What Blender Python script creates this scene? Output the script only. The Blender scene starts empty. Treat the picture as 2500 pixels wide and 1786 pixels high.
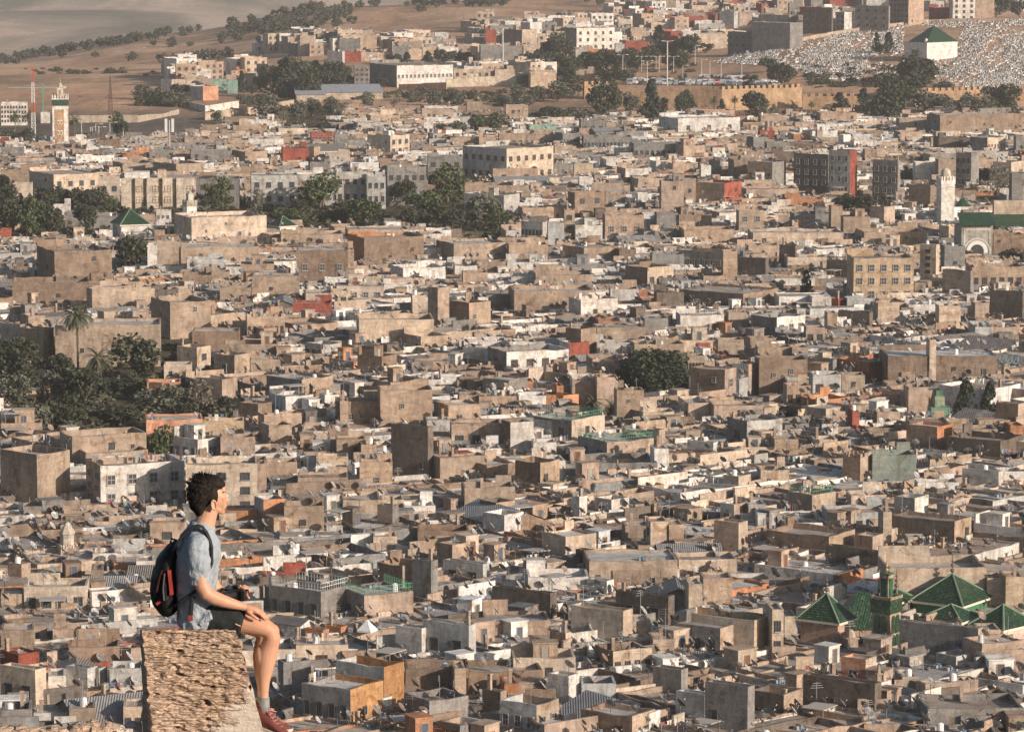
import bpy, bmesh, math, random
from mathutils import Vector, Matrix, noise
R = math.radians
HAZE = True
SC = bpy.context.scene
COL = SC.collection
# ---------------- camera ----------------
F = 9495.0; PITCH = R(7.3); CZ = 100.0
cd = bpy.data.cameras.new("camera"); cam = bpy.data.objects.new("camera", cd); COL.objects.link(cam)
cam.location = (0, 0, CZ); cam.rotation_euler = (R(90) - PITCH, 0, 0)
cd.sensor_width = 36; cd.lens = F * 36 / 2500; cd.clip_start = 0.5; cd.clip_end = 30000
SC.camera = cam
SC.render.resolution_x = 1024; SC.render.resolution_y = 731
# ---------------- light ----------------
SUN_AZ = R(37); SUN_EL = R(17.5)
sd = Vector((math.cos(SUN_AZ) * math.cos(SUN_EL), -math.sin(SUN_AZ) * math.cos(SUN_EL), math.sin(SUN_EL)))
w = bpy.data.worlds.new("World"); SC.world = w; w.use_nodes = True
nt = w.node_tree; nt.nodes.clear()
sky = nt.nodes.new("ShaderNodeTexSky"); sky.sky_type = 'NISHITA'; sky.sun_disc = False
sky.sun_elevation = SUN_EL; sky.sun_rotation = math.atan2(sd.x, sd.y); sky.dust_density = 2.0
bg = nt.nodes.new("ShaderNodeBackground"); bg.inputs[1].default_value = 0.085
wo = nt.nodes.new("ShaderNodeOutputWorld")
nt.links.new(sky.outputs[0], bg.inputs[0]); nt.links.new(bg.outputs[0], wo.inputs[0])
sl = bpy.data.lights.new("sun", 'SUN'); sl.energy = 5.0; sl.angle = R(0.6); sl.color = (1.0, 0.845, 0.715)
so = bpy.data.objects.new("sun", sl); COL.objects.link(so)
so.rotation_euler = sd.to_track_quat('Z', 'Y').to_euler()
SC.view_settings.view_transform = 'Standard'; SC.view_settings.look = 'None'
SC.view_settings.gamma = 1.0; SC.view_settings.exposure = 0.24

# ---------------- pixel helpers (2500 x 1786 photograph) ----------------
CP, SP = math.cos(PITCH), math.sin(PITCH)
def ray(u, v):
    x = (u - 1250) / F; y = (893 - v) / F
    return Vector((x, CP + y * SP, -SP + y * CP))
def at(u, v, D):
    d = ray(u, v); return Vector((0, 0, CZ)) + d * (D / d.y)
def proj(p):
    z = p[2] - CZ
    f = p[1] * CP - z * SP; up = p[1] * SP + z * CP
    return 1250 + F * p[0] / f, 893 - F * up / f
def lerp_tab(xs, ys, x):
    if x <= xs[0]: return ys[0]
    for i in range(1, len(xs)):
        if x <= xs[i]:
            t = (x - xs[i-1]) / (xs[i] - xs[i-1]); return ys[i-1] + t * (ys[i] - ys[i-1])
    return ys[-1]
def zv(v, D):                       # height of the sight line of row v at distance D
    return CZ - D * math.tan(PITCH - math.atan((893 - v) / F))
TU = [0, 400, 850, 1250, 1700, 2000, 2500]
TD = [1650, 1750, 1900, 2100, 2400, 2700]
TV = [[257, 226, 196, 176, 158, 146], [257, 226, 190, 160, 122, 80], [257, 223, 172, 115, 60, 12],
      [257, 220, 172, 118, 55, 0], [257, 214, 158, 98, 35, -10], [256, 192, 122, 62, 10, -40], [255, 172, 97, 42, 0, -50]]
NEARD = [-300, 0, 10, 18, 24, 60, 150, 300, 420]
NEARZ = [99, 98.2, 97.6, 94.3, 90, 70, 40, 8, 0]
def smooth(t): return t * t * (3 - 2 * t)
def gz(X, Y):
    if Y < 420: return lerp_tab(NEARD, NEARZ, Y)
    if Y <= 1600: return 0.0
    u = 1250 + F * X / (Y * CP + 100 * SP)
    u = min(2500, max(0, u))
    i = 0
    while i < len(TU) - 2 and u > TU[i+1]: i += 1
    t = smooth(min(1, max(0, (u - TU[i]) / (TU[i+1] - TU[i]))))
    def colz(k):
        zs = [0.0] + [zv(TV[k][j], TD[j]) for j in range(6)]
        ridge = zs[-1]
        ds = [1600] + TD + [3000, 3600, 4800, 5600, 6400, 8000, 11000]
        zs += [ridge - 25, -150, zv(165, 4800), zv(85, 5600), zv(15, 6400), 100, 500]
        zs[1] = 0.0
        return lerp_tab(ds, zs, Y)
    z = colz(i) * (1 - t) + colz(i + 1) * t
    if Y > 1850:
        a = min(1, (Y - 1850) / 600) * 3.0
        if Y > 4000: a = min(22, 3 + (Y - 4000) / 60)
        s = 0.004 if Y < 3500 else 0.0016
        z += a * noise.fractal(Vector((X * s, Y * s * 0.6, 3.1)), 1.0, 2.0, 4)
    return z
def hit(u, v, off=0.0):             # where the sight line of a pixel meets ground + off
    d = ray(u, v); D = 425.0; pz = None
    while D < 9000:
        k = D / d.y; g = CZ + d.z * k - (gz(d.x * k, D) + off)
        if g <= 0: 
            lo, hi = D - 25, D
            for _ in range(14):
                m = (lo + hi) / 2; k = m / d.y
                if CZ + d.z * k - (gz(d.x * k, m) + off) <= 0: hi = m
                else: lo = m
            return Vector((d.x * hi / d.y, hi, 0))
        D += 25
    return Vector((d.x * 9000 / d.y, 9000, 0))

# ---------------- object helpers ----------------
def tag(o, label=None, cat=None, group=None, kind=None):
    if label: o['label'] = label
    if cat: o['category'] = cat
    if group: o['group'] = group
    if kind: o['kind'] = kind
    return o
def empty(name, loc, rz=0.0):
    o = bpy.data.objects.new(name, None); COL.objects.link(o)
    o.location = loc; o.rotation_euler = (0, 0, rz); o.empty_display_size = 0.5
    return o
class MB:
    def __init__(s): s.v = []; s.f = []; s.c = []; s.m = []; s.M = None
    def addv(s, pts):
        n = len(s.v)
        if s.M is not None: pts = [s.M @ Vector(p) for p in pts]
        s.v.extend([tuple(p) for p in pts]); return n
    def poly(s, pts, col=(.5,.5,.5), m=0):
        n = s.addv(pts); s.f.append(tuple(range(n, n + len(pts)))); s.c.append(col); s.m.append(m)
    def geo(s, vs, fs, col, m=0):
        n = s.addv(vs)
        for k, f in enumerate(fs):
            s.f.append(tuple(n + i for i in f)); s.c.append(col[k] if isinstance(col, list) else col)
            s.m.append(m[k] if isinstance(m, list) else m)
    def box(s, x0, y0, z0, x1, y1, z1, col, m=0, bottom=False):
        vs = [(x0,y0,z0),(x1,y0,z0),(x1,y1,z0),(x0,y1,z0),(x0,y0,z1),(x1,y0,z1),(x1,y1,z1),(x0,y1,z1)]
        fs = [(4,5,6,7),(0,1,5,4),(1,2,6,5),(2,3,7,6),(3,0,4,7)]
        if bottom: fs.append((3,2,1,0))
        s.geo(vs, fs, col, m)
    def tube(s, p, q, r0, r1=None, n=6, col=(.5,.5,.5), m=0, cap=True):
        if r1 is None: r1 = r0
        p = Vector(p); q = Vector(q); d = (q - p).normalized()
        a = d.orthogonal().normalized(); b = d.cross(a)
        vs = []
        for c, r in ((p, r0), (q, r1)):
            for i in range(n):
                t = 2 * math.pi * i / n; vs.append(c + a * (r * math.cos(t)) + b * (r * math.sin(t)))
        fs = [(i, (i+1) % n, n + (i+1) % n, n + i) for i in range(n)]
        if cap: fs += [tuple(range(n-1, -1, -1)), tuple(range(n, 2*n))]
        s.geo(vs, fs, col, m)
    def lathe(s, c, prof, n=12, col=(.5,.5,.5), m=0, sx=1, sy=1):
        vs = []
        for r, z in prof:
            for i in range(n):
                t = 2 * math.pi * i / n; vs.append((c[0] + r*sx*math.cos(t), c[1] + r*sy*math.sin(t), c[2] + z))
        fs = []
        for k in range(len(prof) - 1):
            for i in range(n):
                j = (i + 1) % n; fs.append((k*n+i, k*n+j, (k+1)*n+j, (k+1)*n+i))
        s.geo(vs, fs, col, m)
    def mesh(s, name, mats, smooth=False):
        me = bpy.data.meshes.new(name); me.from_pydata(s.v, [], s.f)
        ca = me.color_attributes.new("Col", 'FLOAT_COLOR', 'CORNER')
        buf = []
        for f, c in zip(s.f, s.c): buf.extend((c[0], c[1], c[2], 1.0) * len(f))
        ca.data.foreach_set("color", buf)
        for m in mats: me.materials.append(m)
        me.polygons.foreach_set("material_index", s.m)
        if smooth: me.polygons.foreach_set("use_smooth", [True] * len(s.f))
        me.update(); return me
    def build(s, name, mats, parent=None, smooth=False):
        if not isinstance(mats, (list, tuple)): mats = [mats]
        return link(name, s.mesh(name, mats, smooth), parent)
def link(name, me, parent=None, loc=None, rot=None, sc=None):
    o = bpy.data.objects.new(name, me); COL.objects.link(o)
    if parent is not None: o.parent = parent
    if loc is not None: o.location = loc
    if rot is not None: o.rotation_euler = rot
    if sc is not None: o.scale = sc
    return o

# ---------------- materials ----------------
class NT:
    def __init__(s, name, rough=0.9, spec=0.2):
        s.m = bpy.data.materials.new(name); s.m.use_nodes = True; s.t = s.m.node_tree; s.t.nodes.clear()
        s.out = s.n("ShaderNodeOutputMaterial"); s.b = s.n("ShaderNodeBsdfPrincipled")
        s.l(s.b.outputs[0], s.out.inputs[0]); s.b.inputs["Roughness"].default_value = rough
        s.b.inputs["Specular IOR Level"].default_value = spec
    def n(s, t, **k):
        x = s.t.nodes.new(t)
        for a, b in k.items(): setattr(x, a, b)
        return x
    def l(s, a, b): s.t.links.new(a, b)
    def pos(s, sc=(1,1,1), obj=False):
        if obj: p = s.n("ShaderNodeTexCoord").outputs["Object"]
        else: p = s.n("ShaderNodeNewGeometry").outputs["Position"]
        mp = s.n("ShaderNodeMapping"); mp.inputs["Scale"].default_value = sc; s.l(p, mp.inputs[0]); return mp.outputs[0]
    def noise(s, vec, scale, detail=4, rough=0.55, dist=0.0):
        x = s.n("ShaderNodeTexNoise"); x.inputs["Scale"].default_value = scale; x.inputs["Detail"].default_value = detail
        x.inputs["Roughness"].default_value = rough; x.inputs["Distortion"].default_value = dist; s.l(vec, x.inputs["Vector"]); return x.outputs[0]
    def vor(s, vec, scale, feature='F1', out=0, rnd=1.0):
        x = s.n("ShaderNodeTexVoronoi"); x.feature = feature; x.inputs["Scale"].default_value = scale
        x.inputs["Randomness"].default_value = rnd; s.l(vec, x.inputs["Vector"]); return x.outputs[out]
    def ramp(s, fac, stops):
        x = s.n("ShaderNodeValToRGB"); e = x.color_ramp.elements
        while len(e) < len(stops): e.new(0.5)
        for i, (p, c) in enumerate(stops):
            e[i].position = p; e[i].color = (c, c, c, 1) if isinstance(c, (int, float)) else (*c, 1)
        s.l(fac, x.inputs[0]); return x.outputs[0]
    def mix(s, a, b, fac, mode='MIX'):
        x = s.n("ShaderNodeMix"); x.data_type = 'RGBA'; x.blend_type = mode
        for val, i in ((fac, 0), (a, 6), (b, 7)):
            if isinstance(val, (int, float)): x.inputs[i].default_value = val if i == 0 else (val, val, val, 1)
            elif isinstance(val, tuple): x.inputs[i].default_value = (*val, 1)
            else: s.l(val, x.inputs[i])
        return x.outputs[2]
    def math(s, op, a, b=0.0):
        x = s.n("ShaderNodeMath", operation=op)
        for val, i in ((a, 0), (b, 1)):
            if isinstance(val, (int, float)): x.inputs[i].default_value = val
            else: s.l(val, x.inputs[i])
        return x.outputs[0]
    def attr(s): return s.n("ShaderNodeVertexColor", layer_name="Col").outputs[0]
    def color(s, c):
        if isinstance(c, tuple): s.b.inputs[0].default_value = (*c, 1)
        else: s.l(c, s.b.inputs[0])
    def bump(s, h, strength=0.5, dist=0.1):
        x = s.n("ShaderNodeBump"); x.inputs["Strength"].default_value = strength; x.inputs["Distance"].default_value = dist
        s.l(h, x.inputs["Height"]); s.l(x.outputs[0], s.b.inputs["Normal"])
MAT = {}
def mk_plaster(name, lo, hi, streak):
    t = NT(name, 0.95, 0.1); p = t.pos(); c = t.attr()
    big = t.ramp(t.noise(p, 0.22, 6, 0.62), [(0.3, lo), (0.68, hi)])
    c = t.mix(c, big, 1.0, 'MULTIPLY')
    st = t.ramp(t.noise(t.pos((1.0, 1.0, 0.33)), 0.9, 6, 0.7, 0.8), [(0.44, 0.0), (0.62, 1.0)])
    c = t.mix(c, t.mix(c, (0.60, 0.56, 0.53), 1.0, 'MULTIPLY'), t.math('MULTIPLY', st, streak))
    cr = t.ramp(t.noise(t.pos((.5, .5, 2.2)), 0.8, 4, 0.6, 0.3), [(0.42, 0.88), (0.6, 1.06)])
    c = t.mix(c, cr, 1.0, 'MULTIPLY')
    pt = t.ramp(t.noise(p, 0.6, 3, 0.5, 1.2), [(0.60, 0.0), (0.64, 1.0)])
    c = t.mix(c, t.mix(c, (1.3, 1.22, 1.12), 1.0, 'MULTIPLY'), t.math('MULTIPLY', pt, 0.5))
    br = t.ramp(t.noise(p, 0.38, 4, 0.6, 1.5), [(0.60, 0.0), (0.63, 1.0)])
    bk = t.ramp(t.noise(t.pos((1.2, 1.2, 7)), 1.6, 3), [(0.4, 0.62), (0.6, 0.95)])
    c = t.mix(c, t.mix(t.mix(c, (0.88, 0.74, 0.62), 1.0, 'MULTIPLY'), bk, 1.0, 'MULTIPLY'), t.math('MULTIPLY', br, 0.8))
    fine = t.noise(p, 4.0, 5, 0.75)
    c = t.mix(c, t.ramp(fine, [(0.25, 0.72), (0.75, 1.18)]), 1.0, 'MULTIPLY')
    t.color(c); t.bump(fine, 0.6, 0.15); return t.m
MAT['plaster'] = mk_plaster("weathered_plaster", 0.74, 1.16, 0.75)
MAT['roof'] = mk_plaster("flat_roof_screed", 0.68, 1.15, 0.5)
t = NT("painted", 0.7, 0.3); t.color(t.mix(t.attr(), t.ramp(t.noise(t.pos(), 3.0, 3), [(0.3, .85), (0.7, 1.1)]), 1.0, 'MULTIPLY')); MAT['paint'] = t.m
t = NT("window_glass", 0.25, 0.5); t.color(t.mix((0.03,0.035,0.04), (0.09,0.10,0.11), t.noise(t.pos(), 0.6, 2))); MAT['glass'] = t.m
t = NT("dish_metal", 0.6, 0.4); t.color(t.mix(t.attr(), t.ramp(t.noise(t.pos(), 2.0, 3), [(0.35, .7), (0.65, 1.15)]), 1.0, 'MULTIPLY')); t.b.inputs["Metallic"].default_value = 0.15; MAT['dish'] = t.m
t = NT("corrugated_sheet", 0.55, 0.4); p = t.pos(obj=True)
wv = t.n("ShaderNodeTexWave"); wv.inputs["Scale"].default_value = 1.1; wv.bands_direction = 'X'; t.l(p, wv.inputs["Vector"])
t.color(t.mix(t.mix(t.attr(), t.ramp(wv.outputs[1], [(0.2, .8), (0.8, 1.05)]), 1.0, 'MULTIPLY'), t.ramp(t.noise(p, .8, 4), [(0.3, .7), (0.7, 1.1)]), 1.0, 'MULTIPLY')); t.bump(wv.outputs[1], 0.8, 0.1); MAT['corr'] = t.m
t = NT("green_glazed_tiles", 0.38, 0.5); p = t.pos((1, 1, 1), obj=True)
wv = t.n("ShaderNodeTexWave"); wv.inputs["Scale"].default_value = 1.6; wv.bands_direction = 'X'; wv.inputs["Distortion"].default_value = 0.6; t.l(p, wv.inputs["Vector"])
nn = t.noise(p, 2.6, 5, 0.75)
t.color(t.mix(t.ramp(nn, [(0.36, (0.010, 0.036, 0.016)), (0.48, (0.024, 0.070, 0.034)), (0.58, (0.05, 0.115, 0.058)), (0.66, (0.20, 0.26, 0.17))]), t.ramp(wv.outputs[1], [(0.1, .6), (0.7, 1.15)]), 1.0, 'MULTIPLY'))
t.bump(t.math('ADD', wv.outputs[1], nn), 0.9, 0.15); MAT['tile'] = t.m
# ---------------- terrain ----------------
t = NT("hillside_earth", 0.97, 0.05); p = t.pos((1, .22, 1))
n1 = t.noise(p, 0.006, 8, 0.62, 0.6); n2 = t.noise(p, 0.05, 6, 0.65); n3 = t.noise(t.pos((0.5, .5, 1)), 0.010, 6, 0.6, 1.0)
c = t.ramp(n1, [(0.36, (0.34, 0.22, 0.145)), (0.5, (0.53, 0.335, 0.215)), (0.62, (0.64, 0.43, 0.29))])
c = t.mix(c, (0.15, 0.125, 0.09), t.math('MULTIPLY', t.ramp(n3, [(0.55, 0.0), (0.62, 1.0)]), 0.55))
c = t.mix(c, t.ramp(n2, [(0.3, 0.78), (0.7, 1.15)]), 1.0, 'MULTIPLY')
g = t.n("ShaderNodeNewGeometry"); sep = t.n("ShaderNodeSeparateXYZ"); t.l(g.outputs["Position"], sep.inputs[0])
far = t.ramp(t.math('DIVIDE', sep.outputs[1], 6000.0), [(0.5, 0.0), (0.62, 1.0)])
farc = t.ramp(t.noise(t.pos((1, .35, 1)), 0.004, 8, 0.6, 0.8), [(0.38, (0.16, 0.15, 0.11)), (0.5, (0.36, 0.28, 0.21)), (0.6, (0.60, 0.46, 0.35))])
c = t.mix(c, farc, far)
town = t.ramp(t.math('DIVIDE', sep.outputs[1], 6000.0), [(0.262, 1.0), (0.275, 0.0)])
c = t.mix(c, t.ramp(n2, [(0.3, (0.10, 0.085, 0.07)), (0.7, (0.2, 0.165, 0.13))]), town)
spk = t.ramp(t.noise(t.pos((1, .3, 1)), 0.16, 5, .7), [(0.60, 0.0), (0.68, 1.0)])
c = t.mix(c, t.mix(c, (0.45, 0.46, 0.42), 1.0, 'MULTIPLY'), t.math('MULTIPLY', spk, 0.8))
trk = t.ramp(t.noise(t.pos((.35, .5, 1)), 0.02, 3, .4, 2.0), [(0.485, 0.0), (0.497, 1.0), (0.503, 1.0), (0.515, 0.0)])
c = t.mix(c, t.mix(c, (1.3, 1.25, 1.2), 1.0, 'MULTIPLY'), trk)
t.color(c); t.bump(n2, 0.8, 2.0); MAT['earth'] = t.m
def build_terrain():
    ys = [-300, -100, -20, 0, 6, 10, 14, 18, 21, 24, 40, 60, 100, 150, 220, 300, 360, 420, 600, 900, 1200, 1500, 1600]
    y = 1600
    while y < 3700: y += 22; ys.append(y)
    while y < 11000: y += 90; ys.append(y)
    nx = 110; vs = []; fs = []
    for y in ys:
        half = max(150, abs(y) * 0.36 + 120)
        for i in range(nx + 1):
            x = (i / nx * 2 - 1) * half; vs.append((x, y, gz(x, y) - (0.0 if y > 400 else 0)))
    for j in range(len(ys) - 1):
        for i in range(nx):
            a = j * (nx + 1) + i; fs.append((a, a + 1, a + nx + 2, a + nx + 1))
    mb = MB(); mb.geo(vs, fs, (.3,.2,.15)); o = mb.build("terrain", MAT['earth'], smooth=True); o['kind'] = 'structure'
build_terrain()
# ---------------- palette (wall colours; darker ones also paint shaded left walls) ----------------
PAL = dict(t=(0.43,0.34,0.265), b=(0.30,0.228,0.175), g=(0.27,0.262,0.25), w=(0.74,0.72,0.68), c=(0.58,0.485,0.39), p=(0.48,0.375,0.30),
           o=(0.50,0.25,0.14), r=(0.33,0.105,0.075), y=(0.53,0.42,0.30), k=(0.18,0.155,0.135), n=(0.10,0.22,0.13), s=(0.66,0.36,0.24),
           a=(0.52,0.52,0.50), m=(0.28,0.42,0.35), O=(0.46,0.26,0.125), e=(0.25,0.29,0.26))
CNAME = dict(t='tan', b='brown', g='grey', w='white', c='cream', p='beige', o='orange', r='red', y='pale yellow', k='dark brown', n='green', s='salmon', a='pale grey', m='mint', O='orange', e='grey green')
rnd = random.Random(7)
def jit(c, a=0.10, r=rnd):
    k = 1 + r.uniform(-a, a); h = r.uniform(-0.035, 0.035)
    return (max(.01, c[0]*k*(1+h)), max(.01, c[1]*k), max(.01, c[2]*k*(1-h)))
# ---------------- small prop meshes, shared by every house ----------------
PROP = {}
def prop(name, mb, mats): PROP[name] = (mb, mats, mb.mesh(name, [MAT[m] for m in mats]))
def mk_window(fr):
    m = MB()
    m.box(0, 0.10, 0, 1, 0.14, 1, (.05,.05,.05), 1)
    for a in ((0, 0, 0, .08, .1, 1), (.92, 0, 0, 1, .1, 1), (.08, 0, .92, .92, .1, 1), (.08, 0, 0, .92, .1, .07), (.47, .03, .07, .53, .1, .92), (.08, .04, .46, .47, .1, .52), (.53, .04, .46, .92, .1, .52)):
        m.box(*a, fr, 0, True)
    m.box(-.08, -.08, -.07, 1.08, .1, 0, (.45,.4,.34), 0, True)
    return m
# the window's outside is at y = 0 and it is set into the wall by its own depth
for nm, fc in (('window_w', (.36,.34,.32)), ('window_b', (.13,.08,.05)), ('window_d', (.09,.09,.09))): prop(nm, mk_window(fc), ['paint', 'glass'])
for kk, dc in enumerate([(.16,.08,.05),(.10,.10,.10),(.30,.28,.25),(.08,.10,.13)]):
    m = MB(); m.box(0, .05, 0, 1, .12, 1, dc); m.box(-.06, 0, 0, 0, .12, 1.03, (.36,.31,.26)); m.box(1, 0, 0, 1.06, .12, 1.03, (.36,.31,.26)); m.box(0, 0, 1, 1, .12, 1.03, (.36,.31,.26)); m.box(.8, .02, .48, .86, .05, .53, (.5,.45,.3)); prop('door%d' % kk, m, ['paint'])
def mk_dish(col):
    m = MB(); n = 12; ax = Vector((0.75, -0.18, 0.62)).normalized(); a = ax.orthogonal().normalized(); b = ax.cross(a)
    c = Vector((0, 0, 1.05)); vs = []; rr = [(0.0, 0), (.3, .03), (.5, .11)]
    for r, h in rr[1:]:
        for i in range(n):
            q = 2 * math.pi * i / n; vs.append(c + ax * h + a * (r * math.cos(q)) + b * (r * math.sin(q)))
    vs.append(c); k = len(vs) - 1
    fs = [(k, i, (i+1) % n) for i in range(n)] + [(i, n+i, n+(i+1) % n, (i+1) % n) for i in range(n)]
    m.geo(vs, fs, col)
    m.tube((0, 0.02, 0), c - ax * .03, .035, n=4, col=(.2,.2,.2)); m.tube(c - b * .42, c + ax * .52, .022, n=3, col=(.25,.25,.25)); m.tube(c + ax * .48, c + ax * .6, .05, n=5, col=(.5,.5,.5))
    return m
prop('dish_l', mk_dish((.45,.45,.44)), ['dish']); prop('dish_g', mk_dish((.22,.215,.21)), ['dish']); prop('dish_r', mk_dish((.28,.21,.17)), ['dish'])
m = MB(); m.tube((0,0,0), (0,0,2.6), .035, n=4, col=(.3,.3,.3))
for z, l in ((2.5,.5), (2.3,.65), (2.1,.75)): m.tube((-l, 0, z), (l, .2, z), .02, n=3, col=(.4,.4,.4))
prop('aerial', m, ['paint'])
m = MB(); m.lathe((0,0,0), [(.5,0),(.52,.15),(.5,1.0),(.3,1.15),(0.02,1.2)], 10, (.7,.7,.7)); prop('tank', m, ['paint'])
rr = random.Random(3)
for kk in range(5):
    m = MB(); m.tube((0,0,0),(0,0,1.7),.04,n=4,col=(.3,.3,.3)); m.tube((3,0,0),(3,0,1.7),.04,n=4,col=(.3,.3,.3)); m.tube((0,0,1.6),(3,0,1.6),.012,n=3,col=(.3,.3,.3)); x = .1
    while x < 2.6:
        cc = rr.choice([(.6,.6,.58),(.45,.42,.4),(.12,.15,.25),(.3,.08,.07),(.08,.08,.1),(.4,.25,.2),(.2,.3,.3),(.55,.5,.42),(.25,.22,.2)]); w_ = rr.uniform(.2,.7)
        d = rr.uniform(.4,1.1); m.poly([(x,.0,1.6),(x+w_,.0,1.6),(x+w_-.03,.05,1.6-d),(x+.02,-.05,1.6-d)], cc); m.poly([(x+w_,.02,1.6),(x,.02,1.6),(x+.02,-.03,1.6-d),(x+w_-.03,.07,1.6-d)], cc); x += w_ + rr.uniform(.03,.5)
    prop('laundry%d' % kk, m, ['paint'])
m = MB(); m.box(0,0,0,.5,.5,1.5,(.42,.33,.26)); m.box(-.06,-.06,1.5,.56,.56,1.62,(.5,.42,.33),0,True); prop('chimney', m, ['plaster'])
m = MB()
for i in range(5):
    x, y, s_ = rr.uniform(0,1.6), rr.uniform(0,1.2), rr.uniform(.2,.6); cc = rr.choice([(.2,.17,.14),(.5,.45,.4),(.35,.2,.12),(.3,.32,.33),(.62,.6,.57),(.12,.2,.3)])
    m.box(x,y,0,x+s_,y+s_*rr.uniform(.6,1.6),s_*rr.uniform(.5,1.4),cc)
prop('roof_junk', m, ['paint'])
m = MB()
for x, y in ((0,0),(3,0),(0,2.4),(3,2.4)): m.tube((x,y,0),(x,y,2.2),.06,n=4,col=(.3,.27,.24))
m.box(-.2,-.2,2.2,3.2,2.6,2.28,(.45,.42,.38),0,True); prop('awning', m, ['paint'])
NAMES = dict(window_w='window', window_b='window', window_d='window', dish_l='satellite_dish', dish_g='satellite_dish', dish_r='satellite_dish', aerial='aerial', tank='water_tank', **{'laundry%d' % q: 'clothesline' for q in range(5)}, **{'door%d' % q: 'door' for q in range(4)}, chimney='chimney', roof_junk='roof_clutter', awning='awning')
class ObjSink:                       # each part its own object under the house's empty
    def __init__(s, root, near=False): s.root = root; s.near = near
    def part(s, name): return MB()
    def done(s, name, mb, mats): return mb.build(name, [MAT[m] for m in mats], s.root)
    def put(s, kind, loc, rz=0.0, sc=(1,1,1), parent=None):
        if kind in FRAMES and s.near:
            o = link('window', FRAMES[kind], s.root, loc, (0,0,rz), sc); link('pane', PANE, o); return o
        return link(NAMES[kind], PROP[kind][2], parent or s.root, loc, (0,0,rz), sc)
FRAMES = {}
m = MB(); m.box(0.02, 0.10, 0.02, .98, 0.14, .98, (.05,.05,.05), 0); PANE = m.mesh('pane', [MAT['glass']])
for nm in ('window_w','window_b','window_d'):
    src = PROP[nm][0]; m = MB(); m.v = list(src.v)
    for f, c, k in zip(src.f, src.c, src.m):
        if k == 0: m.f.append(f); m.c.append(c); m.m.append(0)
    FRAMES[nm] = m.mesh('window', [MAT['paint']])
SM = ['plaster','roof','paint','glass','dish','corr']
class StuffSink:                     # everything into one mesh
    def __init__(s, big, M): s.big = big; s.M = M
    def part(s, name): return MB()
    def done(s, name, mb, mats):
        s.big.M = s.M; s.big.geo(mb.v, mb.f, mb.c, [SM.index(mats[i]) for i in mb.m]); s.big.M = None
    def put(s, kind, loc, rz=0.0, sc=(1,1,1), parent=None):
        mb, mats, _ = PROP[kind]
        s.big.M = s.M @ Matrix.Translation(loc) @ Matrix.Rotation(rz, 4, 'Z') @ Matrix.Diagonal((*sc, 1))
        s.big.geo(mb.v, mb.f, mb.c, [SM.index(mats[i]) for i in mb.m]); s.big.M = None
def wallring(mb, B, A, z0, H, par, cf, cl, r, th=0.28, ragged=0.1, crenel=False):
    def side(p0, p1, q0, q1, col):
        L = (Vector(p1) - Vector(p0)).length; n = max(1, int(L / 2.2))
        if crenel: n = max(2, int(L / 0.7)) | 1
        for i in range(n):
            a = i / n; b = (i + 1) / n
            lo = lambda P, Q, t: (P[0] + (Q[0]-P[0]) * t, P[1] + (Q[1]-P[1]) * t)
            ha, hb = hs(i, n), hs(i + 1, n)
            if crenel: ha = hb = H + (0.55 if i % 2 == 0 else 0)
            o0, o1, i0, i1 = lo(p0,p1,a), lo(p0,p1,b), lo(q0,q1,a), lo(q0,q1,b)
            mb.poly([(*o0, z0), (*o1, z0), (*o1, hb), (*o0, ha)], col)
            mb.poly([(*o0, ha), (*o1, hb), (*i1, hb), (*i0, ha)], tuple(q*(.75+.4*((i*37+int(L*10))%7)/7) for q in col))
            mb.poly([(*i1, H-par-.05), (*i0, H-par-.05), (*i0, ha), (*i1, hb)], col)
            if crenel: 
                mb.poly([(*o0, H), (*i0, H), (*i0, ha), (*o0, ha)], col); mb.poly([(*i1, H), (*o1, H), (*o1, ha), (*i1, ha)], col)
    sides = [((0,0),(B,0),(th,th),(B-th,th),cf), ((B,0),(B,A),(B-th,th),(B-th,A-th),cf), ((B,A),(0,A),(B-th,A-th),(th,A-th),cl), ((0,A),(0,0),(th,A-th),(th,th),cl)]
    for sd_ in sides:
        vals = {}
        def hs(i, n, vals=vals):
            if i == 0 or i == n: return H
            if i not in vals: vals[i] = H + r.uniform(-ragged, ragged * .6)
            return vals[i]
        side(*sd_)
def windows(sk, B, H, zlo, nx, ny, face, A, kind, r, ww=None, wh=None):
    L = B if face == 'R' else A
    ww = ww or min(1.3, L / nx * .5); span = H - 0.8 - zlo
    wh = wh or min(1.6, span / ny * .55)
    for j in range(ny):
        for i in range(nx):
            x = L * (i + .5) / nx - ww / 2; z = zlo + span * (j + .5) / ny - wh / 2
            if face == 'R': sk.put(kind, (x, -.16, z), 0, (ww, 1, wh))
            else: sk.put(kind, (-.16, L - x, z), -math.pi/2, (ww, 1, wh))
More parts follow.
